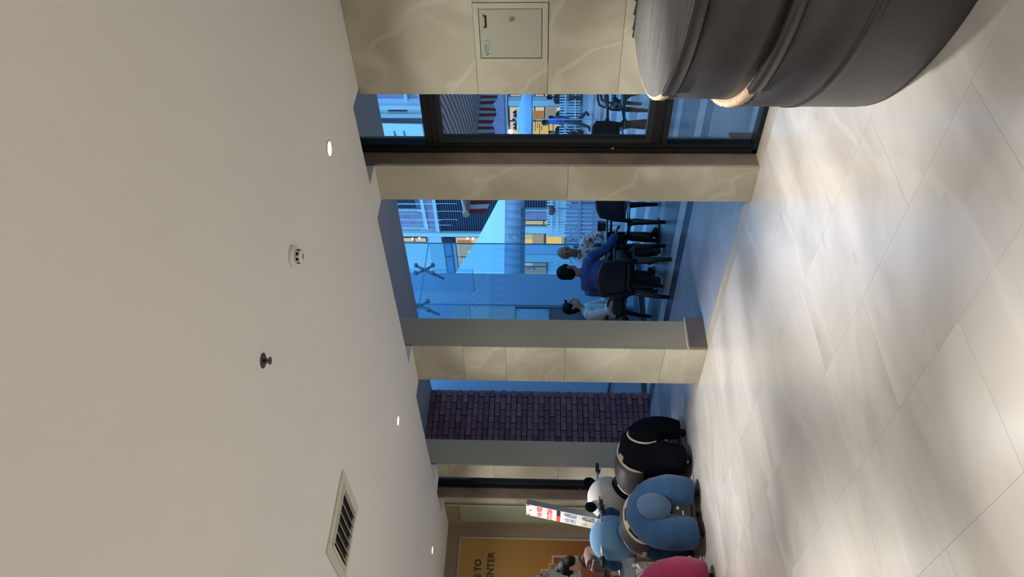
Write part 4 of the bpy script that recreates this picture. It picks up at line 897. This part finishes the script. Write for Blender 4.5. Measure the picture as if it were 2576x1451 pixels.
# ground floor under the market tent
louvres(1316, 1396, 470, 527, 12, tb, .3)
fbox('white_rail', 1316, 1396, 528, 532, 'creamb2', tb, .3, .1); fbox('brick_panel', 1316, 1400, 533, 554, 'plum', tb, .3, .1)
wC, Y = window(1322, 1378, 556, 565, 'litgreen', tb, .32, (), (1368,)); fbox('pier', 1316, 1420, 571, 588, 'creamb', tb, .4, .3)
wD, Y = window(1318, 1420, 589, 615, 'litgrey', tb, .32); fbox('yellow_display', 1372, 1412, 590, 614, 'lityel', wD, .36, .02); fbox('yellow_display', 1319, 1339, 602, 614, 'lityel', wD, .36, .02); fbox('green_display', 1319, 1339, 590, 601, 'litgreen', wD, .36, .02); fbox('wooden_post', 1368, 1374, 589, 615, mat('wood_post', (.16, .07, .04), .6), wD, .42, .06)
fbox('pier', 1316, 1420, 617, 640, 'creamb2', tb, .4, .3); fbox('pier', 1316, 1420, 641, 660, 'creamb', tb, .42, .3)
wE, Y = window(1318, 1374, 662, 692, 'litgrey', tb, .32, (670,)); fbox('shelf_display', 1319, 1340, 662, 668, 'litcream', wE, .36, .02)
obj('round_display', MB().ell(at(1330, 673, FYB - .4), (.13, .05, .12), None, 14, 10), 'plum', wE, True); obj('round_display', MB().ell(at(1343, 676, FYB - .4), (.10, .05, .09), None, 14, 10), 'winblue', wE, True)
# right part, seen through the glass door
tr_ = thing('far_shopfront', 'lit far shopfront with pale posts seen through the glass door', 'building', (0, 0, 0))
obj('wall', MB().box(XS, 6, FYB, FYB + .4, 0, 16), 'creamb', tr_)
obj('fascia', MB().box(at(1250, 365, FYB - .2).x - 1.0, at(1250, 150, FYB - .2).x, FYB - .2, FYB - .02, at(1270, 300, FYB).z, at(1216, 300, FYB).z), 'plum', tr_)
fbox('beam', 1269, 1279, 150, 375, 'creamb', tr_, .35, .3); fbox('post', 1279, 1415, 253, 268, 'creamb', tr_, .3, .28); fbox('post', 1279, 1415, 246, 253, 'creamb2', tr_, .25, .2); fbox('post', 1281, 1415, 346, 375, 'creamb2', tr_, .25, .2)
wF, Y = window(1282, 1408, 270, 343, 'litcream', tr_, .1, (304,), (1345, 1370)); window(1282, 1408, 150, 244, 'litcream', tr_, .1, (236, 200), (1312, 1345, 1370))
fbox('orange_display', 1341, 1368, 279, 301, 'litorange', wF, .13, .02); fbox('yellow_display', 1341, 1403, 306, 339, 'lityel', wF, .13, .02); fbox('grey_display', 1373, 1400, 271, 300, 'litgrey', wF, .13, .02)
for x, y0, y1 in ((1346, 306, 330), (1352, 309, 322), (1357, 310, 336), (1362, 316, 328), (1380, 308, 335), (1391, 310, 334), (1299, 272, 300), (1303, 306, 340)): fbox('shelf_edge', x, x + 1.6, y0, y1, 'frameb', wF, .15, .02)
bulbs(wF, [(1315, 269)], .2, .10); bulbs(wF, [(1313, 327), (1284, 331)], .2, .10)
for x, y in ((1297, 291), (1297, 313), (1297, 322), (1296, 283)): q = at(x, y, FYB - .25); obj('pendant_shade', MB().lathe([(.03, .10), (.10, 0.0), (.115, -.05)], 14, q), 'frameb', wF, True); 
# upper storey above the transom
fbox('plum_strip', 930, 1062, 200, 248, 'plum', tr_, .1, .1); fbox('grey_strip', 930, 1062, 248, 266, 'creamb2', tr_, .12, .12); fbox('pale_strip', 930, 1062, 266, 276, 'creamb', tr_, .2, .2); fbox('recess_head', 976, 1024, 276, 280, 'slatback', tr_, .06, .05); fbox('olive_recess', 978, 1024, 280, 288, mat('olive_recess', (.30, .36, .30), .7), tr_, .06, .05); fbox('pale_strip', 930, 1062, 288, 297, 'creamb', tr_, .16, .16); fbox('dark_strip', 930, 1066, 297, 312, 'slat', tr_, .1, .1); fbox('cross_bracket', 1013, 1026, 225, 258, 'creamb', tr_, .3, .2)
t = thing('notice_board', 'pale blue-white hanging board with faint handwriting and one cut corner', 'sign')
Yb = 27.05; pb = [at(x, y, Yb) for x, y in ((940, 311), (1061, 313.5), (1065, 343), (1051, 350), (940, 350))]
obj('panel', MB().prism([(q.x, q.z) for q in pb], (0, .06, 0), (0, Yb, 0), (1, 0, 0), (0, 0, 1)), mat('board_white', (.80, .84, .86), .6), t)
for x_ in (.3, .7): q = pb[0].lerp(pb[3], x_); obj('bracket', MB().beam((q.x, Yb + .06, q.z), (q.x, FYB, q.z), .06, .06), 'frameb', t)
M['penblue'] = mat('pen_blue', (.10, .25, .45), .7)
rs = random.Random(4)
for x0, x1, ya, yb in ((962, 968, 337, 348), (991, 998, 330, 350), (1015, 1022, 330, 350)):
    m_ = MB(); pts = []
    for i in range(26):
        f = i / 25; y = yb + (ya - yb) * f; xx = x1 + (x0 - x1) * f + (2.6 if i % 2 else -2.6) * rs.uniform(.3, 1.0); q = at(xx, y, Yb - .01); pts.append(q)
    obj('handwriting', m_.tube(pts, .018, 5), 'penblue', t)
# light strands over the louvres
t = thing('string_lights', 'thin pale light strands hanging over the navy louvres', 'lights')
for y, xa, xb in ((512, 985, 1150), (513.5, 985, 1100), (531, 985, 1163), (538, 985, 1052), (552, 985, 1152), (554, 985, 1110), (566, 985, 1136)):
    p = [at(xa + (xb - xa) * f / 9, y + .5 * math.sin(f * 2.3), FYB - .45) for f in range(10)]
    obj('strand', MB().tube(p, .011, 5), 'white', t)

# ------------------------------------------------------------------ striped awning reaching out over the court
M['stripe_red'] = mat('awning_red', (.42, .03, .04), .8); M['stripe_white'] = mat('awning_white', (.80, .77, .76), .8); M['awnarm'] = mat('awning_arm', (.42, .40, .38), .5)
t = thing('striped_awning', 'red and white striped awning with scalloped valance and cream end cap', 'awning')
N0, F0 = atd(1172, 536, 9.4), atd(1212.5, 150, 12.2); N1, F1 = atd(1036, 206, 8.9), atd(1075, -150, 11.2)
ns = 44
def surf(a, b): 
    p = lerp(lerp(N0, F0, a), lerp(N1, F1, a), b); return p - V((0, 0, .10 * math.sin(PI * b)))
for i in range(ns):
    m_ = MB(); a0, a1 = (i + (.0 if i % 2 == 0 else -.25)) / ns, (i + (.75 if i % 2 == 0 else 1)) / ns
    for j in range(5): m_.quad(surf(a0, j / 5), surf(a1, j / 5), surf(a1, (j + 1) / 5), surf(a0, (j + 1) / 5), .004)
    obj('canopy_stripe', m_, 'stripe_red' if i % 2 == 0 else 'stripe_white', t)
dv = (F0 - N0).normalized(); rollr = .040
rb_ = obj('front_roller', MB().cyl(N0, F0, rollr, n=20), 'awnarm', t, True); obj('end_cap', MB().cyl(N0 - dv * .03, N0, rollr * 1.05, n=24), mat('cream_cap', (.72, .70, .55), .5), rb_)
obj('side_bar', MB().tube([surf(0, 0), surf(0, .5) + V((0, 0, -.01)), surf(0, 1)], .020, 8), 'stripe_white', t)
for f in (.13, .86): obj('folding_arm', MB().beam(surf(f, .02) - V((0, 0, .05)), surf(f, 1) - V((0, 0, .05)), .12, .04), 'awnarm', t)
L_ = (F0 - N0).length; nv = 46
for i in range(nv):
    a = N0 + dv * (L_ * i / nv); b = N0 + dv * (L_ * (i + 1) / nv); ph = (i % 5) / 5; dp = lambda p_: .235 + .055 * abs(math.sin(PI * ((p_) / 6.0)))
    wv = V((dv.y, -dv.x, 0)) * (.012 * math.sin(i * 1.3))
    za, zb = V((0, 0, -dp(i))), V((0, 0, -dp(i + 1))); dz = V((0, 0, -rollr))
    obj('valance_stripe', MB().quad(a + dz, b + dz, b + zb + wv, a + za + wv, .004), 'stripe_white' if i % 2 else 'stripe_red', t)

# ------------------------------------------------------------------ market tent
M['tentblue'] = mat('pale_tent_canvas', (.74, .80, .82), .75, var=.02, vscale=1.5, bump=.15, bscale=4); M['valance'] = mat('shaded_tent_valance', (.46, .47, .55), .8, var=.12, vscale=2.5)  # shade on the hanging valance is put into its grey
ct = atd(1290, 706, 22.0); fr_ = V((fw.x, fw.y, 0)).normalized(); rr_ = V((-fr_.y, fr_.x, 0)) * -1
t = thing('market_tent', 'pale blue pyramid market tent with valance darkened as in shade', 'tent', (ct.x, ct.y, 0), math.atan2(rr_.y, rr_.x))
hs, ze, zv, za = 2.35, 2.50, 2.10, 4.15
for k in range(4):
    R4 = Matrix.Rotation(k * PI / 2, 4, 'Z'); p = [R4 @ V(v) for v in ((-hs, -hs, ze), (hs, -hs, ze), (0, 0, za))]; mid = [R4 @ V(v) for v in ((-hs * .5, -hs * .5, ze + (za - ze) * .46), (hs * .5, -hs * .5, ze + (za - ze) * .46))]
    obj('canopy_side', MB().quad(p[0], p[1], mid[1], mid[0], .006).add([mid[0], mid[1], p[2]], [(0, 1, 2)]), 'tentblue', t)
    m_ = MB(); nn = 24
    for i in range(nn):
        xa = -hs + 2 * hs * i / nn; xb = -hs + 2 * hs * (i + 1) / nn; wa, wb = .02 * math.sin(i * .9), .02 * math.sin((i + 1) * .9)
        m_.quad(R4 @ V((xa, -hs - .01, ze)), R4 @ V((xb, -hs - .01, ze)), R4 @ V((xb, -hs - .01 - wb, zv)), R4 @ V((xa, -hs - .01 - wa, zv)), .005)
    obj('valance', m_, 'valance', t, True)
    obj('pole', MB().box(-.03, .03, -.03, .03, 0, ze, R4 @ Matrix.Translation((-hs + .05, -hs + .05, 0))), 'steel', t)
# ------------------------------------------------------------------ parasol
c_ = atd(1372, 300, 21.0)
t = thing('garden_parasol', 'blue-white garden parasol with wavy hem in front of the lit shop', 'umbrella', (c_.x, c_.y, 0), .3)
bm_ = MB(); n = 8; R_ = 1.28; zr, zh, zt = 2.02, 1.86, 2.30; vs = []; fs = []
ring = 24
for j in range(ring):
    a = 2 * PI * j / ring; sc = 1 - .05 * (1 - abs(math.cos(a * 4))); vs.append(V((R_ * sc * math.cos(a), R_ * sc * math.sin(a), zr - .02 * (1 - abs(math.cos(a * 4))))))
for j in range(ring):
    a = 2 * PI * j / ring; vs.append(V((R_ * .4 * math.cos(a), R_ * .4 * math.sin(a), zt - .13 - .02 * (1 - abs(math.cos(a * 4))))))
for j in range(ring):
    a = 2 * PI * j / ring; vs.append(V((R_ * .99 * math.cos(a), R_ * .99 * math.sin(a), zh - .01 * math.cos(a * 6))))
vs.append(V((0, 0, zt)))
for j in range(ring):
    k = (j + 1) % ring; fs += [(j, k, ring + k, ring + j), (ring + j, ring + k, 3 * ring), (2 * ring + j, 2 * ring + k, k, j)]
obj('canopy', bm_.add(vs, fs), mat('parasol_cloth', (.52, .66, .84), .85), t, True)
obj('pole', MB().cyl((0, 0, 0), (0, 0, zt + .05), .014, n=10), 'steel', t); obj('base', MB().lathe([(.10, 0), (.10, .02), (.03, .05)], 20), 'steel', t); obj('finial', MB().ell((0, 0, zt + .06), (.03, .03, .05)), 'frameb', t, True)

# ------------------------------------------------------------------ picket fences
M['picket'] = mat('white_picket_paint', (.74, .78, .80), .7, var=.03, vscale=3); M['picket2'] = mat('lilac_lit_picket', (.42, .40, .50), .7, var=.05, vscale=3)  # lilac light falling on the second fence is put into its picket colour
def fence(label, p, q, h, n, wd, rails, m, z0=.05, gap=.0, tagn='fence'):
    p, q = V(p), V(q); t = thing('picket_fence', label, 'fence', p, math.atan2(q.y - p.y, q.x - p.x)); L_ = (q - p).length
    for i in range(n): x = L_ * (i + .5) / n; obj('picket', MB().box(x - wd / 2, x + wd / 2, -.012, .012, z0, h), m, t)
    for z in rails: obj('rail', MB().box(0, L_, .012, .045, z - .03, z + .03), m, t)
    for x in (0, L_): obj('post', MB().box(x - .035, x + .035, -.03, .05, 0, h - .02), m, t)
    return t
a = atd(1466, 190, 31.5); b = atd(1462, 420, 32.0)
fence('white picket fence behind the walking person', (a.x, a.y, 0), (b.x, b.y, 0), .93, 34, .058, (.28, .68), 'picket')
a = atd(1500, 470, 15.4); b = atd(1500, 613, 15.4)
fence('lilac-lit picket fence behind the cafe table', (a.x, a.y, 0), (b.x, b.y, 0), 1.07, 14, .062, (.35, .80), 'picket2')
a = atd(1400, 470, 19.5); b = atd(1400, 592, 19.5)
fence('taller pale picket trellis behind the lilac-lit fence', (a.x, a.y, 0), (b.x, b.y, 0), 1.44, 18, .040, (.9, 1.17, 1.32), 'picket', .3)
a = atd(1400, 655, 19.5); b = atd(1400, 720, 19.5)
fence('short pale picket piece behind the head of the blue-shirted person', (a.x, a.y, 0), (b.x, b.y, 0), 1.38, 11, .035, (.9, 1.18), 'picket', .3)
# ------------------------------------------------------------------ plants
M['leaf'] = mat('dark_green_leaf', (.045, .13, .06), .5, var=.3, vscale=8); M['leaf2'] = mat('blue_green_leaf', (.09, .19, .14), .5, var=.3, vscale=8); M['pot'] = mat('brown_pot', (.17, .075, .06), .6, var=.15, vscale=6)
def plant(label, pos, pr, ph, nl, ll, lw, m, z0=0.0, droop=.5, seed=1, up_=.75):
    q = random.Random(seed); t = thing('potted_plant', label, 'plant', (pos[0], pos[1], z0))
    obj('pot', MB().lathe([(pr * .7, 0), (pr, ph), (pr * 1.06, ph), (pr * 1.06, ph - .03), (pr * .9, ph - .03)], 20), 'pot', t, True)
    for i in range(nl):
        a = 2 * PI * i / nl * 2.4 + q.uniform(-.2, .2); l = ll * q.uniform(.7, 1.1); e_ = up_ * q.uniform(.6, 1.15); d = V((math.cos(a), math.sin(a), 0)); s_ = V((-d.y, d.x, 0)); P = []
        for k in range(5):
            f = k / 4; c = d * l * f * (1 - e_ * .45) + V((0, 0, ph + l * (e_ * f - droop * f * f))); wd_ = lw * math.sin(PI * min(1, .15 + .85 * f) ** .9) if k < 4 else .004
            P.append((c - s_ * wd_, c + V((0, 0, -.012)), c + s_ * wd_))
        vs = [x for r in P for x in r]; fs = []
        for k in range(4):
            for j in range(2): fs.append((k * 3 + j, k * 3 + j + 1, k * 3 + 4 + j, k * 3 + 3 + j))
        obj('leaf', MB().add(vs, fs), m, t, True)
    return t
b = atd(1480, 338, 30.6); plant('bushy green potted plant before the white fence, by the walking person', (b.x, b.y), .22, .22, 22, .62, .045, 'leaf', seed=3, up_=.95, droop=.45)
b = atd(1500, 618, 15.9); plant('spiky blue-green plant behind the grey-haired person', (b.x, b.y), .2, .78, 22, .55, .030, 'leaf2', seed=5, up_=.8, droop=.55)
b = atd(1400, 507, 19.2); plant('small leafy plant at the edge of the first pillar', (b.x, b.y), .13, .75, 14, .42, .06, 'leaf', seed=8)
b = atd(1386, 529, 19.25); t = thing('hanging_pot', 'round brown pot hung on the pale trellis', 'pot', (b.x, b.y, 1.26))
obj('bowl', MB().lathe([(.03, -.03), (.10, 0), (.125, .06), (.105, .13), (.095, .12), (.09, .06)], 20), 'pot', t, True); obj('hook', MB().tube([(0, .10, .10), (0, .14, .2), (0, .2, .19)], .01, 6), 'pot', t)
# people sitting beyond the white fence: the court figures again, in dark clothes
for lab, src, px, rz in (('person in dark clothes with black hair, seated behind the white fence, in the lit shop', 'person.002', (1420, 296, 33.2), 2.2), ('person in dark clothes at the marble wall edge, seated behind the white fence', 'person', (1420, 246, 33.2), 1.6), ('person in dark clothes bent low behind the white fence, left of the walking person', 'person.002', (1420, 334, 33.2), -1.2)):
    b = at(px[0], px[1], 26.75); d = dup(bpy.data.objects[src], (b.x, b.y, 0.12), rz, lab); d['group'] = 'seated people beyond the white fence'
    for c in d.children:
        if c.name.startswith('shirt') or c.name.startswith('trousers'):
            c.material_slots[0].link = 'OBJECT'; c.material_slots[0].material = M['jean_dark']
    b0 = thing('garden_bench', 'dark bench under the dark-clothed person ' + ('at the marble wall edge' if 'marble' in lab else 'left of the walking person' if 'bent' in lab else 'in the lit shop'), 'bench', (b.x, b.y, 0), rz)
    obj('seat', MB().box(-.28, .18, -.25, .25, .50, .55), 'frameb', b0, bevel=.01)
    for x in (-.22, .12): obj('leg', MB().box(x - .03, x + .03, -.22, .22, 0, .50), 'frameb', b0)
